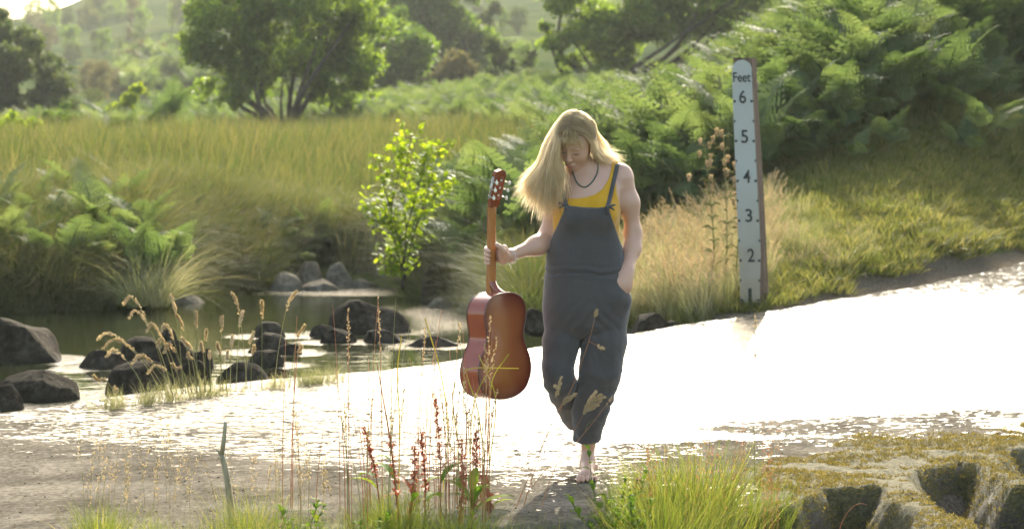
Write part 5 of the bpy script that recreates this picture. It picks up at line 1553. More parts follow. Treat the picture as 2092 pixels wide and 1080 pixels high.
# ------------------------------------------------------------------ trees
def limbs(g, base, tops, r0, seed, n=6):
    r = np.random.default_rng(seed); base = Vector(base)
    for i, tp in enumerate(tops):
        tp = Vector(tp); mid = base.lerp(tp, .5) + Vector(r.normal(0, .12, 3)) * (tp - base).length; mid.z = base.z + (tp.z - base.z) * .45
        q = spline([base, base.lerp(mid, .5) + Vector((0, 0, .05 * (tp - base).length)), mid, tp], 8)
        rad = np.linspace(r0 * (1 if i == 0 else .55), r0 * .08, 8)
        tube(g, [Vector(a) for a in q], list(rad), n)
def px_tree(name, lobes_px, Y, nleaf, size, base_px, mat, label, group=None, trunk=.16, seed=0, depth=1.0, cat='tree'):
    r = np.random.default_rng(seed)
    bx, bz = P(base_px[0], base_px[1], Y).x, P(base_px[0], base_px[1], Y).z
    z_g = float(ground_z(np.array([bx]), np.array([Y]))[0]); bz = min(bz, z_g + .1)
    root_ = empty(name, (bx, Y, bz), label, cat, group)
    lob = []
    for x, y, rp in lobes_px:
        p = P(x, y, Y); rr = rp * Y / FPX
        for k in range(3):
            o = r.normal(0, .55, 3) * rr
            lob.append((p.x - bx + o[0] * .6, o[1] * 1.6 * depth, p.z - bz + o[2] * .5, rr * r.uniform(.5, .78)))
        for k in range(2):
            a = r.uniform(0, 6.28)
            lob.append((p.x - bx + math.cos(a) * rr * .85, r.normal(0, .5) * rr, p.z - bz + math.sin(a) * rr * .85, rr * r.uniform(.18, .32)))
    obj('crown', leaf_cloud(lob, nleaf, size, seed).mesh('crown', mat, False), root_)
    g = Geo(); idx = r.permutation(len(lob))[:14]
    limbs(g, (0, 0, -.1), [Vector(lob[i][:3]) * .95 for i in idx], trunk, seed)
    obj('trunk', g.mesh('trunk', M_bark), root_)
    return root_
px_tree('alder_tree', [(470, 40, 80), (560, 10, 95), (660, 20, 90), (730, 70, 60), (440, 120, 62), (520, 110, 85), (610, 90, 95), (690, 120, 75), (745, 165, 42), (480, 178, 48), (545, 170, 40), (650, 178, 50), (705, 190, 42), (425, 180, 38), (600, -60, 100), (500, -50, 80), (690, -50, 70), (420, 70, 50), (425, 10, 60), (730, 10, 60), (740, 130, 50), (530, 90, 60)],
        60, 36000, .125, (586, 262), M_alder, 'big dark alder standing alone in the middle of the rush meadow', None, .17, 5)
px_tree('alder_tree', [(20, 90, 60), (60, 130, 62), (-20, 150, 70), (90, 190, 55), (30, 200, 60), (130, 215, 35), (-40, 220, 60), (-50, 60, 60)], 76, 26000, .15, (20, 262), M_birch, 'yellowish bushy tree at the meadow edge near the picture corner under the hill', None, .16, 6)
px_tree('round_tree', [(820, 75, 52), (760, 110, 55), (810, 120, 80), (800, 130, 60), (850, 130, 55), (770, 170, 50), (830, 185, 55), (880, 180, 40), (780, 215, 35)], 92, 26000, .17, (820, 232), M_alder, 'round dense tree right behind the big alder', None, .18, 7)
px_tree('tall_tree', [(880, 0, 70), (930, 30, 65), (850, -50, 70), (960, 90, 45), (920, 100, 50), (960, -20, 50), (830, -10, 60), (780, 0, 50), (890, 40, 80), (880, 60, 60), (980, 130, 30)], 112, 26000, .2, (925, 205), M_alder, 'tall dark tree towering over the round one', None, .25, 8)
px_tree('tawny_bush', [(920, 130, 38), (950, 150, 34), (890, 160, 36), (930, 180, 34), (970, 180, 24)], 88, 5000, .14, (930, 215), M_tan, 'tawny bush at the foot of the tall dark tree', None, .08, 9)
px_tree('willow_bush', [(1010, 95, 26), (1025, 120, 28), (1045, 150, 28), (1060, 170, 28), (1100, 165, 24), (1010, 160, 26), (1080, 120, 20)], 84, 5000, .14, (1040, 205), M_birch, 'light green willow bush between the tall tree and the spreading oak', None, .08, 10)
px_tree('oak_tree', [(1150, 20, 60), (1230, 10, 75), (1320, 0, 80), (1410, 10, 75), (1490, 10, 70), (1130, 80, 36), (1190, 90, 55), (1260, 90, 60), (1340, 60, 55), (1420, 50, 45), (1500, 40, 50), (1220, 150, 36), (1160, 130, 28), (1270, 130, 30), (1310, -70, 90), (1180, -50, 80), (1450, -60, 80), (1550, 10, 45), (1550, -50, 60)],
        68, 40000, .135, (1248, 192), M_alder, 'spreading oak with low branches behind the bracken slope', None, .26, 11)
px_tree('birch_tree', [(985, 40, 24), (1000, 70, 24), (1010, 20, 20)], 130, 2500, .16, (1000, 130), M_birch, 'slim pale tree on the far slope beside the tall dark tree', None, .1, 12)
px_tree('alder_tree', [(650, 60, 60), (720, 110, 55), (740, 60, 50), (700, 0, 60), (760, 20, 40), (760, 190, 40), (700, 210, 40)], 100, 20000, .17, (705, 235), M_alder, 'dark tree filling the gap behind the shoulder of the big alder', None, .18, 13)
px_tree('gorse_bush', [(128, 238, 26), (110, 246, 20), (148, 246, 20)], 58, 2600, .07, (130, 262), M_alder, 'low rounded dark bush in front of the hillside', None, .03, 14, cat='bush')
px_tree('gorse_bush', [(20, 262, 34), (60, 268, 30), (-20, 270, 34), (90, 276, 18)], 50, 4200, .07, (20, 290), M_sapl, 'bright yellow green bush mass at the meadow edge below the bushy tree', None, .03, 15, cat='bush')
px_tree('hawthorn_bush', [(245, 225, 24), (262, 205, 22), (275, 185, 20), (240, 238, 16)], 72, 3000, .1, (250, 250), M_sapl, 'light green hawthorn at the foot of the hill', None, .06, 16, cat='bush')
# hillside trees: four crowns of unit size, copied
unit = []
for k in range(5):
    r_ = np.random.default_rng(50 + k); lob = []
    for j in range(12):
        zz_ = r_.uniform(.28, .92); w_ = .42 * math.sin(pi * min(1, (zz_ - .05) * .95)) ** .7
        a = r_.uniform(0, 6.28); lob.append((math.cos(a) * w_ * .62, math.sin(a) * w_ * .62, zz_, r_.uniform(.13, .24)))
    lob.append((0, 0, .6, .34))
    g = Geo(); limbs(g, (0, 0, -.05), [Vector(l[:3]) for l in lob[:6]], .03, k, 5)
    unit.append((leaf_cloud(lob, 3400, .042, 60 + k), g.mesh('trunk', M_bark)))
um = {}
def hill_tree(px_, pb, w_, h_, mat, label, y0=66, group='trees scattered over the hillside', cat='tree'):
    p = hit(px_, pb, y0); k = int(px_ * 7 + pb) % 5
    if (k, mat.name) not in um: um[(k, mat.name)] = unit[k][0].mesh('crown', mat, False)
    root_ = empty('hillside_tree', p - Vector((0, 0, .3)), label, cat, group, rz=px_)
    H_m = 1.22 * h_ * p.y / FPX; W_m = 1.15 * w_ * p.y / FPX / .95
    for nm, me_ in (('crown', um[(k, mat.name)]), ('trunk', unit[k][1])):
        c_ = obj(nm, me_, root_); c_.scale = (W_m, W_m, H_m)
    return root_
for a in ((72, 68, 60, 62, M_alder, 'dark round tree on the skyline below the sky gap'), (108, 70, 34, 66, M_alder, 'narrow dark tree on the skyline beside the round one'), (140, 82, 34, 62, M_birch, 'yellowish tree on the skyline beside the narrow dark one'),
          (184, 66, 44, 58, M_birch, 'pale tree at the upper rim of the hill where the grass starts'), (235, 36, 60, 60, M_alder, 'dark tree in the row along the top of the hill'), (275, 24, 50, 50, M_alder, 'second dark tree in the row along the top of the hill'), (200, 26, 40, 50, M_alder, 'first dark tree of the row along the hilltop'),
          (293, 72, 42, 52, M_alder, 'round dark tree standing alone on the bright slope'), (372, 66, 60, 66, M_birch, 'birch on the bright slope beside the big alder'), (352, 62, 24, 48, M_alder, 'slender dark tree beside the slope birch'), (265, 84, 22, 30, M_tan, 'tawny shrub beside the lone round tree'),
          (110, 92, 24, 32, M_tan, 'small tawny tree below the narrow dark skyline tree'), (72, 98, 30, 32, M_birch, 'small pale tree below the dark round skyline tree'), (290, 122, 46, 52, M_birch, 'soft green tree in the middle of the slope'), (326, 132, 46, 42, M_tan, 'tawny tree next to the soft green one on the slope'),
          (258, 152, 70, 50, M_tan, 'broad tawny tree low on the slope'), (150, 130, 50, 40, M_birch, 'pale bush above the tawny thicket'), (205, 215, 60, 80, M_tan, 'tall tawny tree in the valley'), (180, 190, 50, 60, M_tan, 'tawny tree left of the tall one in the valley'), (300, 200, 60, 56, M_alder, 'dark thicket tree in the valley'),
          (350, 195, 66, 70, M_birch, 'pale green tree in the valley beside the big alder'), (240, 185, 50, 50, M_birch, 'pale tree over the tall tawny one'), (120, 180, 50, 50, M_birch, 'pale valley tree behind the bushy tree'), (335, 238, 70, 50, M_alder, 'dark scrub tree at the meadow edge by the pale ferns'), (190, 245, 60, 60, M_birch, 'greenish scrub tree at the meadow edge'),
          (380, 245, 50, 60, M_alder, 'dark scrub tree under the crown of the big alder'), (1060, 70, 50, 50, M_birch, 'pale tree on the far slope left of the oak'), (1075, 140, 60, 50, M_alder, 'dark shrub on the far slope left of the oak'), (1030, 60, 30, 40, M_alder, 'small dark tree on the far slope'), (985, 195, 50, 46, M_alder, 'dark shrub at the foot of the far slope'),
          (420, 60, 60, 60, M_alder, 'dark tree behind the upper shoulder of the big alder'), (640, 100, 80, 90, M_alder, 'dark tree behind the middle of the big alder'), (560, 235, 90, 70, M_alder, 'dark scrub tree behind the alder trunk'), (470, 240, 70, 60, M_alder, 'dark scrub tree behind the low alder branches'), (650, 240, 80, 60, M_alder, 'dark scrub tree right behind the alder trunk')):
    hill_tree(*a[:5], a[5])
for i in range(60):
    hill_tree(rv.uniform(0, 1100), rv.uniform(20, 190), rv.uniform(22, 60), rv.uniform(20, 50), (M_alder, M_birch, M_tan, M_birch)[i % 4], 'small shrub dotted on the far hillside', 80, 'small shrubs on the far hillside', 'bush')
for i in range(30):
    hill_tree(rv.uniform(-20, 400), rv.uniform(40, 200), rv.uniform(36, 64), rv.uniform(36, 60), (M_alder, M_birch, M_tan)[i % 3], 'middling tree among the scrub on the sunlit far hillside', 90, 'middling trees on the far hillside')
for i in range(16):
    hill_tree(rv.uniform(1300, 2100), rv.uniform(-120, 60), rv.uniform(60, 120), rv.uniform(60, 120), (M_alder, M_birch)[i % 2], 'tree rising over the bracken bank behind the oak', 60, 'trees over the bracken bank')
# far blue ridge
g = Geo(); X = np.linspace(-420, 300, 80); zt = P(0, 42, 800).z + 3 * fbm(X * .02, X * 0, 4, 3) + 1.2 * fbm(X * .2, X * 0, 3, 4)
V = [(x, 800, -5) for x in X] + [(x, 800, z) for x, z in zip(X, zt)] + [(x, 1000, z - 15) for x, z in zip(X, zt)]
g.add(V, [(k * 80 + i, k * 80 + i + 1, (k + 1) * 80 + i + 1, (k + 1) * 80 + i) for k in (0, 1) for i in range(79)], tint=1)
mt = NT('distant_wood'); M_far = mt.done(mt.bsdf(mt.ramp(mt.noise(.15, 5, .7, mt.coord()), [(.4, (.03, .05, .03)), (.6, (.07, .09, .05))]), 1.0, .1).outputs[0])
obj('distant_ridge', g.mesh('distant_ridge', M_far))['kind'] = 'structure'

# ------------------------------------------------------------------ yellow-green sapling by the water
sY = 23.0; sb = P(822, 590, sY); sap = empty('alder_sapling', sb, 'bright yellow-green sapling leaning over the stream bank', 'tree')
g = Geo(); r_ = np.random.default_rng(77); tips = []
stems = [((822, 590), (830, 480), (822, 380), (845, 275)), ((822, 590), (820, 500), (790, 400), (778, 330)), ((822, 590), (840, 500), (872, 400), (900, 300)), ((824, 560), (800, 480), (770, 450), (748, 420)), ((824, 520), (850, 450), (890, 400), (905, 370)),
         ((822, 560), (800, 520), (800, 560), (815, 545)), ((830, 470), (850, 400), (868, 340), (870, 300)), ((822, 500), (800, 440), (815, 340), (820, 300))]
nodes = []
for k, s_ in enumerate(stems):
    pts = spline([P(a, b, sY) - sb + Vector((0, r_.normal(0, .06) * i, 0)) for i, (a, b) in enumerate(s_)], 16)
    tube(g, [Vector(p) for p in pts], list(np.linspace(.011 if k < 3 else .007, .0025, 16)), 5)
    for p in pts[3:]:
        for j in range(3):
            d = r_.normal(0, 1, 3); d[2] = abs(d[2]) * .8; d *= .13 / np.linalg.norm(d) * r_.uniform(.5, 1.2)
            tube(g, [Vector(p), Vector(p + d)], [.0025, .0012], 3, cap=False)
            nodes += [p + d * u for u in (.35, .6, .8, 1.0, 1.1)]
obj('trunk', g.mesh('trunk', M_bark), sap)
def round_leaf(s=1.0):
    g = Geo(); n = 8; V = [(0, 0, 0)]
    for i in range(n): a = 2 * pi * i / n; V.append((.5 + .5 * math.cos(a) * (1.0 if i != 4 else 1.0), .40 * math.sin(a), .06 * math.sin(a) ** 2 - .05 * math.cos(a)))
    V[0] = (.5, 0, -.04); g.add(np.array(V) * s, None, [(0, 1 + i, 1 + (i + 1) % n) for i in range(n)], .5); return g
def leaf_me(mat, tint, name='leaf'):
    g = round_leaf(); g.c[0] = np.full(len(g.v[0]), tint); return g.mesh(name, mat, True)
lm = [leaf_me(M_sapl, t_) for t_ in (.1, .35, .6, .9)]
nodes = np.array(nodes); r_.shuffle(nodes)
for p in nodes[:300]:
    l_ = obj('leaf', lm[r_.integers(0, 4)], sap, tuple(p)); s_ = r_.uniform(.045, .075); l_.scale = (s_,) * 3
    l_.rotation_euler = (r_.normal(0, .6), r_.normal(.1, .5), r_.uniform(0, 6.28))
g = Geo(); base_leaf = round_leaf()
for p in nodes[300:2100]:
    M_ = np.array((Matrix.Rotation(r_.uniform(0, 6.28), 3, 'Z') @ Matrix.Rotation(r_.normal(.1, .5), 3, 'Y') @ Matrix.Rotation(r_.normal(0, .6), 3, 'X')))
    g.add(base_leaf.v[0] @ M_.T * r_.uniform(.035, .06) + p + r_.normal(0, .02, 3), None, base_leaf.t[0], r_.uniform(0, .9))
tag(obj('foliage', g.mesh('foliage', M_sapl, True), sap), kind='stuff')

# ------------------------------------------------------------------ thistles by the gauge
for bx_, tx_, ty_, lab in ((1462, 1440, 300, 'tall pale thistle gone to seed, the one leaning away from the depth gauge'), (1482, 1478, 282, 'tallest pale pink thistle just beside the depth gauge'), (1500, 1508, 352, 'shorter dried thistle against the edge of the depth gauge')):
    Y_ = 19.6; b0 = P(bx_, 640, Y_); b0.z = surf(b0.x, Y_); t_ = P(tx_, ty_, Y_)
    th = empty('thistle', b0, lab, 'thistle'); g = Geo(); r_ = np.random.default_rng(bx_)
    st = spline([Vector(), (t_ - b0) * .5 + Vector((.02, 0, 0)), t_ - b0], 14); tube(g, [Vector(p) for p in st], list(np.linspace(.008, .003, 14)), 5, .6)
    for k in range(46):
        p = st[r_.integers(2, 14)]; a = r_.uniform(0, 6.28); L_ = r_.uniform(.04, .1)
        ribbon(g, [Vector(p), Vector(p) + Vector((math.cos(a) * L_ * .6, math.sin(a) * L_ * .6, L_ * .4)), Vector(p) + Vector((math.cos(a) * L_, math.sin(a) * L_, L_ * .2))], .012, .001, tint=.6)
    obj('stem', g.mesh('stem', M_straw), th)
    for k in range(9):
        p = st[13 - k // 2] + np.array([r_.normal(0, .05), r_.normal(0, .05), r_.uniform(-.02, .05)]); g = Geo()
        ball(g, (0, 0, 0), .014, 6, 4, .4, (1, 1, 1.2)); seed_head(g, [(0, 0, .005), (0, 0, .03)], .012, 22, k, .022, .9)
        obj('flower_head', g.mesh('flower_head', M_pink if 'M_pink' in globals() else M_gold, False), th, tuple(p))

# ------------------------------------------------------------------ depth gauge post
gY = 19.0
def GP(px_, py_, dy=0.0): p = P(px_, py_, gY); p.y += dy; return p
g0 = P(1545, 628, gY); g0.z = surf(g0.x, gY)
gauge = empty('depth_gauge', g0, 'white river depth gauge board marked in feet, screwed to a weathered timber post', 'depth gauge')
t = NT('gauge_paint'); c = t.coord(); n1 = t.noise(5, 5, .65, c); n2 = t.noise(45, 4, .7, c)
sp = t.n('ShaderNodeSeparateXYZ'); t.l(c, sp.inputs[0])
low = t.n('ShaderNodeMapRange'); t.l(sp.outputs['Z'], low.inputs[0]); low.inputs[1].default_value = 1.1; low.inputs[2].default_value = .1
dirt = t.math('MULTIPLY', low.outputs[0], t.math('ADD', t.math('MULTIPLY', n1, 1.1), .4), clamp=True)
colp = t.mix(dirt, (.37, .38, .34), (.27, .22, .14)); colp = t.mix(t.ramp(n2, [(.66, (0, 0, 0)), (.72, (1, 1, 1))]), colp, (.35, .25, .15))
M_board = t.done(t.bsdf(colp, .45, .5).outputs[0])
mt = NT('black_lettering'); M_black = mt.done(mt.bsdf((.02, .022, .02), .5, .4).outputs[0])
t = NT('weathered_timber'); c = t.coord('Object', (1, 1, .07)); n1 = t.noise(30, 6, .7, c)
M_timber = t.done(t.bsdf(t.ramp(n1, [(.3, (.06, .04, .028)), (.7, (.19, .135, .095))]), .9, .2, t.bump(n1, .8, .01)).outputs[0])
# board: rounded top, along a centre line that wanders as in the photograph
def bl_(py_): return np.interp(py_, [122, 160, 610], [1496.5, 1496.0, 1512.5])
def br_(py_): return np.interp(py_, [122, 160, 380, 520, 617], [1535, 1536, 1547, 1554, 1551.5])
V = []; rows_ = list(np.linspace(617, 142, 40)); topc = [(1496 + 20 - 20 * math.cos(a), 142 - 19.5 * math.sin(a)) for a in np.linspace(0, pi, 15)]
outl = [(bl_(y), y) for y in rows_[::-1]][::-1]
left = [(bl_(y), y) for y in rows_]; right = [(br_(y), y) for y in rows_]
arc_ = [(bl_(142) + (br_(142) - bl_(142)) * (.5 - .5 * math.cos(a)), 142 - 19.5 * math.sin(a)) for a in np.linspace(0, pi, 13)][1:-1]
poly = left + arc_ + right[::-1]
def gy_(x): return -(x - 1516) * .00055     # the board is turned a little
bmv = [GP(x, y, gy_(x)) - g0 for x, y in poly]
m = len(bmv); mid_ = [GP((bl_(y) + br_(y)) / 2, y, 0) - g0 for y in rows_]
g = Geo()
front = [tuple(v) for v in bmv]; backv = [tuple(v + Vector((0, .006, 0))) for v in bmv]
g.add(front + backv, [(j, (j + 1) % m, m + (j + 1) % m, m + j) for j in range(m)])
k = len(rows_)
g.add(front, [(i, i + 1, m - 2 - i, m - 1 - i) for i in range(k - 1)], [(k - 1, k + j, k + j + 1) for j in range(len(arc_))])
obj('board', g.mesh('board', M_board, False), gauge)
g = Geo(); V = []
tl = [(118, 1536, 1549), (250, 1541, 1555.5), (380, 1547.5, 1564), (520, 1553, 1571), (640, 1552, 1577.5)]
for y, xl, xr in tl:
    a = GP(bl_(max(y, 142)) + 2, y, .010) - g0; b = GP(xl, y, .008) - g0; c_ = GP(xr, y, .16) - g0; d = GP(bl_(max(y, 142)) + 24, y, .16) - g0
    for v in (a, b, c_, d): V.append(tuple(v if y < 640 else v - Vector((0, 0, .12))))
g.add(V, [(i * 4 + j, i * 4 + (j + 1) % 4, i * 4 + 4 + (j + 1) % 4, i * 4 + 4 + j) for i in range(4) for j in range(4)] + [(0, 3, 2, 1)])
obj('timber_post', g.mesh('timber_post', M_timber, False), gauge)
def text(s_, px_, py_, hpx, wpx=None, shear=.03):
    cu = bpy.data.curves.new('txt', 'FONT'); cu.body = s_; cu.align_x = 'CENTER'; cu.align_y = 'CENTER'; cu.extrude = .0012; cu.size = 1; cu.offset = .012
    to = bpy.data.objects.new('txt', cu); C.objects.link(to); bpy.context.view_layer.update()
    dg = bpy.context.evaluated_depsgraph_get(); me_ = bpy.data.meshes.new_from_object(to.evaluated_get(dg)); C.objects.unlink(to); bpy.data.objects.remove(to)
    co = np.array([tuple(v.co) for v in me_.vertices]); lo, hi = co.min(0), co.max(0)
    u = gY / FPX; sy = hpx * u / (hi[1] - lo[1]); sx = sy if wpx is None else wpx * u / (hi[0] - lo[0])
    cc = (lo + hi) / 2
    base = GP(px_, py_, gy_(px_)) - g0
    for v in me_.vertices:
        x, y, z_ = (v.co.x - cc[0]) * sx, (v.co.y - cc[1]) * sy, v.co.z
        v.co = (base.x + x - y * shear, base.y - x * .143 - .0035 - (.0012 if z_ > 0 else -.002), base.z + y)
    me_.materials.clear(); me_.materials.append(M_black)
    return me_
obj('lettering', text('Feet', 1515.5, 158, 20, 35), gauge)
obj('lettering', text('1', 1501.5, 0, 7), gauge) if False else None
for d_, x, y in (('6', 1517, 198), ('5', 1521, 279), ('4', 1525.5, 360), ('3', 1529.5, 440), ('2', 1534, 521), ('1', 1532, 602)):
    obj('numeral', text(d_, x, y, 27, 14 if d_ != '1' else 7), gauge)
g = Geo()
for i in range(11):
    y = 207.5 + 40.6 * i; w_ = 5.2 if i % 2 == 0 else 2.8
    for x0, x1 in ((bl_(y) + .6, bl_(y) + .6 + w_), (br_(y) - .6 - w_, br_(y) - .6)):
        a, b = GP(x0, y + 2, gy_(x0) - .0035) - g0, GP(x1, y - 3, gy_(x1) - .0035) - g0
        V = [(a.x, a.y, a.z), (b.x, a.y, a.z), (b.x, a.y, b.z), (a.x, a.y, b.z)]; V += [(x_, y_ + .003, z_) for x_, y_, z_ in V]
        g.add(V, [(0, 1, 2, 3), (0, 4, 5, 1), (1, 5, 6, 2), (2, 6, 7, 3), (3, 7, 4, 0)])
obj('tick_marking', g.mesh('tick_marking', M_black, False), gauge)
g = Geo()
for x, y in ((1508, 192), (1515, 128), (1540, 608), (1512, 302)): p = GP(x, y, gy_(x) - .003) - g0; ball(g, p, .0035, 6, 4)
obj('screw', g.mesh('screw', M_tun), gauge)
obj('mud_apron', Geo().mesh('x')) if False else None

# ------------------------------------------------------------------ seed-head grasses at the far road edge
def stalk(name, pts_px, Y, r0, mat, label, group, head=0.3, hr=.010, hn=70, hs=.012, hmat=None, seed=0, dep=0.0, cat='grass stalk', n=16):
    pts = spline([P(a, b, Y) for a, b in pts_px], n)
    pts[:, 1] += np.linspace(0, dep, n)
    b0 = Vector(pts[0]); root_ = empty(name, b0, label, cat, group)
    L = [Vector(p) - b0 for p in pts]
    g = Geo(); tube(g, L, list(np.linspace(r0, r0 * .45, n)), 5, .5)
    obj('stem', g.mesh('stem', mat), root_)
    if head > 0:
        g = Geo(); k = max(2, int(n * (1 - head))); seed_head(g, L[k - 1:], hr, hn, seed, hs); obj('seed_head', g.mesh('seed_head', hmat or M_gold, False), root_)
    return root_
gl = [(248, 606, 345), (254, 636, 352), (345, 606, 374), (188, 682, 332), (212, 715, 300), (218, 690, 342), (398, 640, 402), (430, 668, 418), (453, 648, 450), (475, 600, 505), (490, 640, 482), (516, 680, 500), (540, 612, 535), (612, 592, 560), (628, 660, 592), (622, 700, 602),
      (300, 660, 362), (322, 690, 372), (365, 640, 392), (340, 700, 386), (410, 700, 420), (470, 690, 470), (446, 700, 455), (385, 720, 402), (355, 740, 392), (280, 720, 354), (302, 745, 380), (527, 700, 512), (200, 762, 240), (235, 790, 252), (462, 720, 462), (376, 690, 410), (335, 660, 380), (425, 720, 430)]
for i, (tx, ty, bx_) in enumerate(gl):
    base_y = 806 - (bx_ - 345) * .07; dx = tx - bx_
    droop_ = 16 if dx < -40 else (5 if dx < 0 else -6)
    pts = [(bx_, base_y), (bx_ + dx * .22, base_y + (ty - base_y) * .42), (bx_ + dx * .55, base_y + (ty - base_y) * .82), (bx_ + dx * .82, ty + (1 if droop_ > 10 else 10)), (tx, ty + (droop_ if droop_ > 10 else 0))]
    stalk('seed_head_grass', pts, 13.9, .0024, M_straw, 'golden nodding grass head arching over the round dark boulder' if bx_ < 400 else 'upright golden grass head at the road edge by the pool', 'arching golden grass heads' if bx_ < 400 else 'upright golden grass heads', .50, .0048, 80, .016, seed=i, dep=rv.uniform(-.2, .2))
pr_edge = blades(50, .10, .30, .004, .35, .6, 900, 4, .5, .3, 1.0, .1)
pos = []
for i in range(60):
    px_ = rv.uniform(220, 660); e_ = P(px_, 812 - (px_ - 345) * .11 + rv.uniform(-6, 6), 13.9); pos.append((e_.x, e_.y + (px_ - 345) * .004, 0))
pos = np.array(pos); n = len(pos); scatter('road_edge_grass', [proto('edge_tuft', pr_edge, M_straw)], pos, rots(n, rv, .2), rv.uniform(.2, .55, n), np.zeros(n))
# ------------------------------------------------------------------ thin reddish stalks before the guitar
def near_z(x, y): return surf(x, y)
for i in range(72):
    bx_ = rv.choice([rv.uniform(700, 790), rv.uniform(790, 1000), rv.uniform(860, 1000), rv.uniform(560, 700)], p=[.18, .34, .38, .10]); Y_ = rv.uniform(9.0, 9.9)
    x_ = (bx_ - CX) * Y_ / FPX; z_ = near_z(x_, Y_) - .02; by_ = YH + (CAMZ - z_) * FPX / Y_
    top_ = rv.uniform(590, 860) if rv.random() < .6 else rv.uniform(700, 930)
    lean = rv.normal(0, 14) + (top_ < 700) * rv.normal(8, 10)
    pts = [(bx_, by_), (bx_ + lean * .15, by_ + (top_ - by_) * .4), (bx_ + lean * .55, by_ + (top_ - by_) * .75), (bx_ + lean * 1.1, top_)]
    stalk('bent_stalk', pts, Y_, rv.uniform(.0014, .0022), M_redstem if rv.random() < .7 else M_straw, 'thin reddish dried stalk rising in front of guitar and pool', 'thin reddish stalks before the guitar', .30 if rv.random() < .5 else .0, .004, 34, .009, M_gold, seed=1000 + i)
# explicit ones
stalk('cocksfoot_grass', [(1062, 1060), (1092, 960), (1128, 860), (1160, 808), (1180, 762), (1203, 696), (1214, 655), (1219, 634)], 9.75, .0019, M_redstem, 'tall cocksfoot stem crossing the dungarees with one small tight head', None, .09, .0052, 60, .009, M_gold, 1, n=28)
def cocks(name, stem, heads, label, Y=9.75):
    r_ = stalk(name, stem, Y, .0018, M_redstem, label, None, 0, n=20)
    b0 = r_.location
    for i, (x0, y0, x1, y1, rr) in enumerate(heads):
        a, b = P(x0, y0, Y) - b0, P(x1, y1, Y) - b0; g = Geo(); q = [a.lerp(b, t) for t in np.linspace(0, 1, 6)]
        tube(g, q, rr * .2, 5, .4); seed_head(g, q, rr * .85, 95, i, .0085, .85); obj('seed_head', g.mesh('seed_head', M_gold, False), r_)
cocks('cocksfoot_grass', [(1098, 1065), (1120, 990), (1150, 920), (1176, 874), (1192, 846)], [(1192, 846, 1202, 822, .008), (1195, 840, 1222, 826, .008), (1200, 832, 1236, 810, .009), (1200, 826, 1218, 798, .0085), (1208, 820, 1228, 806, .007)], 'cocksfoot grass with a broad cluster of fluffy heads before the lower leg')
cocks('cocksfoot_grass', [(1040, 1070), (1075, 985), (1110, 905), (1140, 850), (1150, 822)], [(1148, 826, 1176, 804, .0075), (1150, 822, 1160, 812, .0075), (1136, 812, 1147, 770, .007), (1130, 786, 1142, 792, .006)], 'cocksfoot grass with two separate fluffy heads at the back leg')
stalk('bent_stalk', [(1075, 1010), (1122, 950), (1171, 909), (1196, 881), (1225, 845), (1252, 808)], 9.8, .0016, M_redstem, 'thin bare stalk slanting across the trouser hem', None, .06, .003, 20, .008, M_gold, 5, n=20)
stalk('bent_stalk', [(1196, 881), (1200, 866), (1212, 858), (1224, 862), (1238, 866)], 9.8, .0012, M_straw, 'small pale forked tip beside the trouser hem', None, 0, seed=6)
stalk('bent_stalk', [(1203, 696), (1212, 702), (1222, 706), (1233, 712)], 9.75, .0012, M_redstem, 'short side shoot with a tiny head over the thigh', None, .4, .005, 40, .01, M_gold, 7)
stalk('bent_stalk', [(1543, 1010), (1540, 860), (1541, 770), (1543, 640)], 9.6, .0014, M_straw, 'single thin stalk standing in the reflection of the depth gauge', None, .22, .004, 50, .011, M_gold, 8)
stalk('bent_stalk', [(1712, 1090), (1722, 1062), (1738, 1038), (1756, 1028), (1772, 1030)], 9.0, .002, M_redstem, 'hooked brown stalk before the dark rock hollow', None, 0, seed=9)
# yellow bent blades around the guitar body
for i, pts in enumerate((((985, 900), (975, 830), (955, 770), (962, 752), (1060, 752)), ((1000, 950), (1012, 850), (1010, 800), (990, 752), (978, 725)), ((960, 960), (965, 840), (985, 780), (1010, 742)), ((905, 1000), (915, 880), (900, 760), (868, 650)), ((815, 1000), (816, 860), (812, 760), (820, 686)), ((935, 900), (925, 820), (930, 780)), ((1000, 830), (1008, 770), (1040, 722)))):
    b0 = P(*pts[0], 9.7); root_ = empty('yellow_grass_blade', b0, 'bent yellow grass blade glowing in front of the guitar body', 'grass blade', 'bent yellow blades before the guitar'); g = Geo()
    q = [Vector(p) - b0 for p in spline([P(a, b, 9.7 + .03 * j) for j, (a, b) in enumerate(pts)], 20)]
    q[0] = q[0] + Vector((0, 0, -.0)); g2 = Geo(); ribbon(g, q, .0045, .0006, tint=.9); root_
    bz_ = near_z(b0.x, b0.y)
    if b0.z > bz_: tube(g, [Vector((0, 0, bz_ - b0.z)), Vector()], .0016, 4, .8)
    obj('blade', g.mesh('blade', M_yblade), root_)
# ------------------------------------------------------------------ forked grey stick
b0 = P(470, 1060, 9.25); b0.z = surf(b0.x, 9.25); stick = empty('forked_stick', b0, 'forked grey dead stick poking up from the near grass', 'stick')
def SP(a, b): return P(a, b, 9.25) - b0
g = Geo(); tube(g, [Vector((.01, 0, -.05))] + [Vector(v) for v in spline([SP(473, 1050), SP(467, 1000), (SP(461, 960)), SP(453, 928)], 10)], [.0145, .0142, .014, .0135, .013, .0125, .012, .0115, .011, .011, .0112], 8); obj('stem', g.mesh('stem', M_twig), stick)
g = Geo(); tube(g, [SP(453, 930), SP(457, 900), SP(459, 880), SP(460.5, 861)], [.010, .0088, .0078, .0072], 8); obj('branch', g.mesh('branch', M_twig), stick)
g = Geo(); tube(g, [SP(453, 931), SP(446, 921), SP(440, 915)], [.008, .005, .002], 7); obj('branch', g.mesh('branch', M_twig), stick)

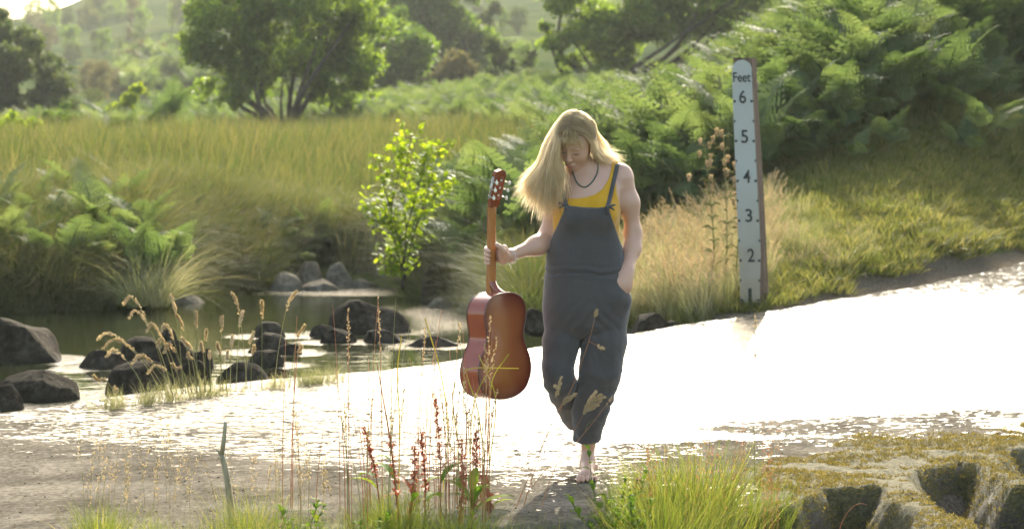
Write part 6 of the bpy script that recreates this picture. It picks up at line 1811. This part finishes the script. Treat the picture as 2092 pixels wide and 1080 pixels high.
# ------------------------------------------------------------------ near grass tufts
pr_near = [blades(210, .12, .38, .0036, .42, .65, 500 + i, 5, .7, .2, 1.0, .15).mesh('grass_tuft', M_grass, True) for i in range(5)]
pr_thin = [blades(120, .14, .30, .0028, .45, .6, 520 + i, 5, .6, .1, 1.0, .2).mesh('grass_tuft', M_grass, True) for i in range(4)]
def tuft_at(px_, Y_, s, meshes, label, group, i):
    x_ = (px_ - CX) * Y_ / FPX
    o = obj('grass_tuft', meshes[i % len(meshes)]); o.location = (x_, Y_, surf(x_, Y_) - .015); o.scale = (s * 1.0, s, s); o.rotation_euler = (0, 0, rv.uniform(0, 6.28))
    return tag(o, label, 'grass tuft', group)
for i in range(34):
    px_ = rv.normal(1425, 95); px_ = min(max(px_, 1270), 1610); Y_ = rv.uniform(8.75, 9.75)
    tuft_at(px_, Y_, np.interp(abs(px_ - 1430), [0, 100, 190], [1.0, .86, .5]) * rv.uniform(.72, 1.08), pr_near, 'lush green grass tuft ' + ('on the weedy flank' if px_ < 1360 else ('in the tall heart' if px_ < 1490 else 'on the mossy flank')) + ' of the bright clump, ' + ('front' if Y_ < 9.2 else 'back') + ' row', 'lush tufts of the bright clump', i)
for i in range(34):
    px_ = rv.uniform(190, 760); Y_ = rv.uniform(8.5, 9.15)
    tuft_at(px_, Y_, rv.uniform(.35, .80), pr_thin, 'thin yellowish grass tuft ' + ('between stick and picture corner' if px_ < 430 else ('close around the forked stick' if px_ < 520 else 'between forked stick and dock plants')) + (', front row' if Y_ < 8.8 else ', back row'), 'thin tufts around the forked stick', i)
for i in range(22):
    px_ = rv.uniform(740, 1050); Y_ = rv.uniform(8.6, 9.35)
    tuft_at(px_, Y_, rv.uniform(.40, .80), pr_thin + pr_near[:2], 'grass tuft ' + ('around the tall brown dock stem' if px_ < 860 else ('around the rust red dock pair' if px_ < 985 else 'between the broad yellow leaf and the foot')) + (', front row' if Y_ < 8.95 else ', back row'), 'tufts among the dock plants', i)
for i in range(10):
    px_ = rv.uniform(1060, 1290); Y_ = rv.uniform(8.5, 8.95)
    tuft_at(px_, Y_, rv.uniform(.35, .55), pr_thin, 'short grass tuft below the bare foot', 'short tufts below the foot', i)
# fine brown seed sprays over the bright clump and over the left edge
for i in range(34):
    px_ = rv.uniform(1300, 1600); Y_ = rv.uniform(9.0, 9.7); x_ = (px_ - CX) * Y_ / FPX; z_ = surf(x_, Y_); by_ = YH + (CAMZ - z_) * FPX / Y_; top_ = rv.uniform(835, 930); l_ = rv.normal(0, 12)
    stalk('fine_seed_grass', [(px_, by_), (px_ + l_ * .3, (by_ + top_) / 2), (px_ + l_, top_)], Y_, .0009, M_redstem, 'fine brown seed stalk sticking out of the bright grass clump', 'fine seed stalks of the bright clump', .5, .012, 24, .007, M_redstem, 2000 + i, n=9)
for i in range(44):
    px_ = rv.uniform(150, 700); Y_ = rv.uniform(8.7, 9.8); x_ = (px_ - CX) * Y_ / FPX; z_ = surf(x_, Y_); by_ = YH + (CAMZ - z_) * FPX / Y_; top_ = rv.uniform(840, 960); l_ = rv.normal(0, 16)
    stalk('fine_seed_grass', [(px_, by_), (px_ + l_ * .3, (by_ + top_) / 2), (px_ + l_, top_)], Y_, .0009, M_straw, 'fine straw seed stalk over the dry road margin near the stick', 'fine straw stalks near the stick', .5, .012, 26, .008, M_gold, 2100 + i, n=9)

# ------------------------------------------------------------------ red dock plants
def long_leaf(L, w, seed):
    g = Geo(); r = np.random.default_rng(seed); n = 9; V = []
    for i in range(n):
        t = i / (n - 1); ww = w * math.sin(pi * min(1, t * .93 + .05)) ** .8 * (1 + .12 * math.sin(t * 23)); x = L * t; z_ = L * (.55 * t - .55 * t ** 2.2)
        V += [(x, -ww, z_ + .25 * ww), (x, 0, z_ - .1 * ww), (x, ww, z_ + .25 * ww)]
    Q = [(3 * i + j, 3 * i + j + 1, 3 * i + 4 + j, 3 * i + 3 + j) for i in range(n - 1) for j in (0, 1)]
    g.add(V, Q, None, .5); return g
def leafm(L, w, s, mat, tint): g = long_leaf(L, w, s); g.c[0] = np.full(len(g.v[0]), tint); return g.mesh('leaf', mat)
dleaf = [leafm(.16, .022, 1, M_weed, .95), leafm(.13, .018, 2, M_weed, .4), leafm(.15, .016, 3, M_dock, .7)]
for i, (bx_, by_, tx, ty, sd0, lab) in enumerate(((818, 1075, 770, 742, .35, 'tallest brown dock stem with a split top and red seed clusters low down'), (832, 1075, 848, 900, .9, 'short red dock spike between the tall stem and the dense pair'), (938, 1075, 942, 885, .95, 'dense rust red dock spike below the guitar, the thicker of the pair'), (962, 1075, 972, 872, .95, 'dense rust red dock spike below the guitar, the taller of the pair'),
                                                 (900, 1075, 888, 800, .45, 'slender dock stem with sparse seeds behind the dense pair'), (868, 1075, 858, 872, .6, 'thin dock spike next to the short red one'), (780, 1070, 742, 860, .5, 'small dock spike leaning away from the tall brown stem'), (1000, 1085, 985, 960, .8, 'low dock spike beside the big yellow leaf'))):
    Y_ = 9.15 + .05 * i; b0 = P(bx_, by_, Y_); b0.z = surf(b0.x, Y_) - .01; r_ = np.random.default_rng(i + 60)
    dk = empty('dock_plant', b0, lab, 'dock plant'); tp_ = P(tx, ty, Y_) - b0
    st = spline([Vector(), tp_ * .5 + Vector((.01, 0, 0)), tp_], 20); g = Geo(); tube(g, [Vector(p) for p in st], list(np.linspace(.0055 if i == 0 else .004, .0015, 20)), 6, .2); obj('stem', g.mesh('stem', M_redstem), dk)
    g = Geo()
    for k in range(int(150 * sd0)):
        u = r_.uniform(1 - sd0, .99); p = st[int(u * 19)] if i else st[int(r_.uniform(.25, .6) * 19)]
        o = r_.normal(0, 1, 3); o /= np.linalg.norm(o); p = p + o * r_.uniform(.003, .015)
        seed_head(g, [p, p + np.array([0, 0, -.008])], .005, 4, k, .0085, .5)
    obj('seed_cluster', g.mesh('seed_cluster', M_dock, False), dk)
    for k in range(2, 5):
        l_ = obj('leaf', dleaf[(i + k) % 3], dk, tuple(st[k * 2])); l_.rotation_euler = (0, r_.uniform(-.6, .1), r_.uniform(0, 6.28)); s_ = r_.uniform(.5, 1.0); l_.scale = (s_,) * 3
b0 = P(965, 1060, 9.2); b0.z = surf(b0.x, 9.2)
bd = empty('broad_leaf_weed', b0, 'weed with big yellow and green leaves beside the red dock spikes', 'weed')
for k, (a, el, s_, m_) in enumerate(((.1, -.35, 1.0, 0), (.45, -.9, .8, 1), (2.8, -.7, .8, 0), (3.6, -.3, .7, 1), (5.4, -.5, .8, 1), (1.4, -.8, .7, 0))):
    l_ = obj('leaf', dleaf[m_], bd, (0, 0, .06 + .015 * k)); l_.rotation_euler = (0, el, a); l_.scale = (s_ * 1.1, s_ * 1.3, s_)
g = Geo(); tube(g, [Vector(), Vector((0, 0, .15))], .004, 5); obj('stem', g.mesh('stem', M_weed), bd)
# leafy weeds
wl_ = [leafm(.055, .014, 4 + k, M_weed, t_) for k, t_ in enumerate((.2, .5, .8))]
def weed(px_, Y_, h_, label, group, i):
    x_ = (px_ - CX) * Y_ / FPX; b0 = Vector((x_, Y_, surf(x_, Y_))); r_ = np.random.default_rng(i + 90); w_ = empty('leafy_weed', b0, label, 'weed', group)
    tipv = Vector((r_.normal(0, .05), r_.normal(0, .05), h_)); st = spline([Vector(), tipv * .5 + Vector((r_.normal(0, .015), 0, 0)), tipv], 14); g = Geo(); tube(g, [Vector(p) for p in st], list(np.linspace(.003, .001, 14)), 5, .4); obj('stem', g.mesh('stem', M_weed), w_)
    for k in range(13):
        l_ = obj('leaf', wl_[r_.integers(0, 3)], w_, tuple(st[1 + k])); l_.rotation_euler = (0, r_.uniform(-.7, -.1), k * 2.4 + r_.normal(0, .3)); s_ = r_.uniform(.6, 1.25) * (1 - .4 * k / 13); l_.scale = (s_,) * 3
for i in range(22): weed(rv.uniform(1215, 1330), rv.uniform(8.75, 9.3), rv.uniform(.10, .26), 'leafy green weed at the edge of the lush grass clump', 'leafy weeds beside the lush clump', i)
for i in range(9): weed(rv.uniform(560, 980), rv.uniform(8.75, 9.2), rv.uniform(.08, .16), 'leafy weed low among the thin tufts', 'leafy weeds among thin tufts', 40 + i)
weed(1240, 9.15, .33, 'tallest leafy weed stem reaching towards the bare foot', None, 70)
# moss sprigs on the ledge
zl = lz.ravel(); sel = rv.choice(len(zl), 46000, replace=False)
gx, gy2, gz = lx.ravel()[sel], ly.ravel()[sel], zl[sel]
kk = (down.ravel()[sel] < .35) & (fbm(gx * 5, gy2 * 5, 3, 60) > -.25) & (gx > 1.0)
pos = np.stack([gx[kk], gy2[kk], gz[kk] - .002], 1); n = len(pos)
M_mosss = foliage('moss_sprig', [(.0, (.06, .055, .012)), (.5, (.16, .13, .030)), (1, (.30, .235, .075))], .4, (1.3, 1.2, .6), .6, .3)
scatter('moss', [proto('moss_sprig', blades(14, .012, .009, .0028, .9, .5, 950 + i, 2, .5, 0, 1), M_mosss) for i in range(2)], pos, rots(n, rv, .3), rv.uniform(.6, 1.6, n), rv.integers(0, 2, n))
# loose grit on the road
rs_ = rv.choice(rx.size, 5200, replace=False); q = RP.reshape(-1, 3)[rs_]; q[:, 2] = rz2.ravel()[rs_]
w_ = smoothstep(13.5, 9.5, q[:, 1]) * (.25 + .75 * (np.clip(wet.ravel()[rs_], 0, 1) < .7)); q = q[rv.random(len(q)) < w_]; n = len(q)
gp_ = []
for i in range(2):
    V = icoV_s = ico(1)[0] * np.array([1, .8, .5]) * rv.uniform(.75, 1.2, (len(ico(1)[0]), 1)); g = Geo(); g.add(V * .006, None, ico(1)[1]); gp_.append(proto('grit', g, M_rock))
scatter('road_grit', gp_, q, rots(n, rv, .3), rv.uniform(.35, 1.3, n), rv.integers(0, 2, n))
# ------------------------------------------------------------------ summer haze
g = Geo(); x0, x1, y0, y1, z0, z1 = -460, 330, -60, 1020, -8, 95
g.add([(x, y, z) for z in (z0, z1) for y in (y0, y1) for x in (x0, x1)], [(0, 2, 3, 1), (4, 5, 7, 6), (0, 1, 5, 4), (2, 6, 7, 3), (0, 4, 6, 2), (1, 3, 7, 5)])
mt = NT('haze_air'); v = mt.n('ShaderNodeVolumePrincipled'); v.inputs['Color'].default_value = (.97, 1, .97, 1); v.inputs['Density'].default_value = .00036; v.inputs['Anisotropy'].default_value = .25
mt.l(v.outputs[0], mt.out.inputs['Volume'])
hz = obj('haze', g.mesh('haze', mt.m, False)); hz['kind'] = 'stuff'
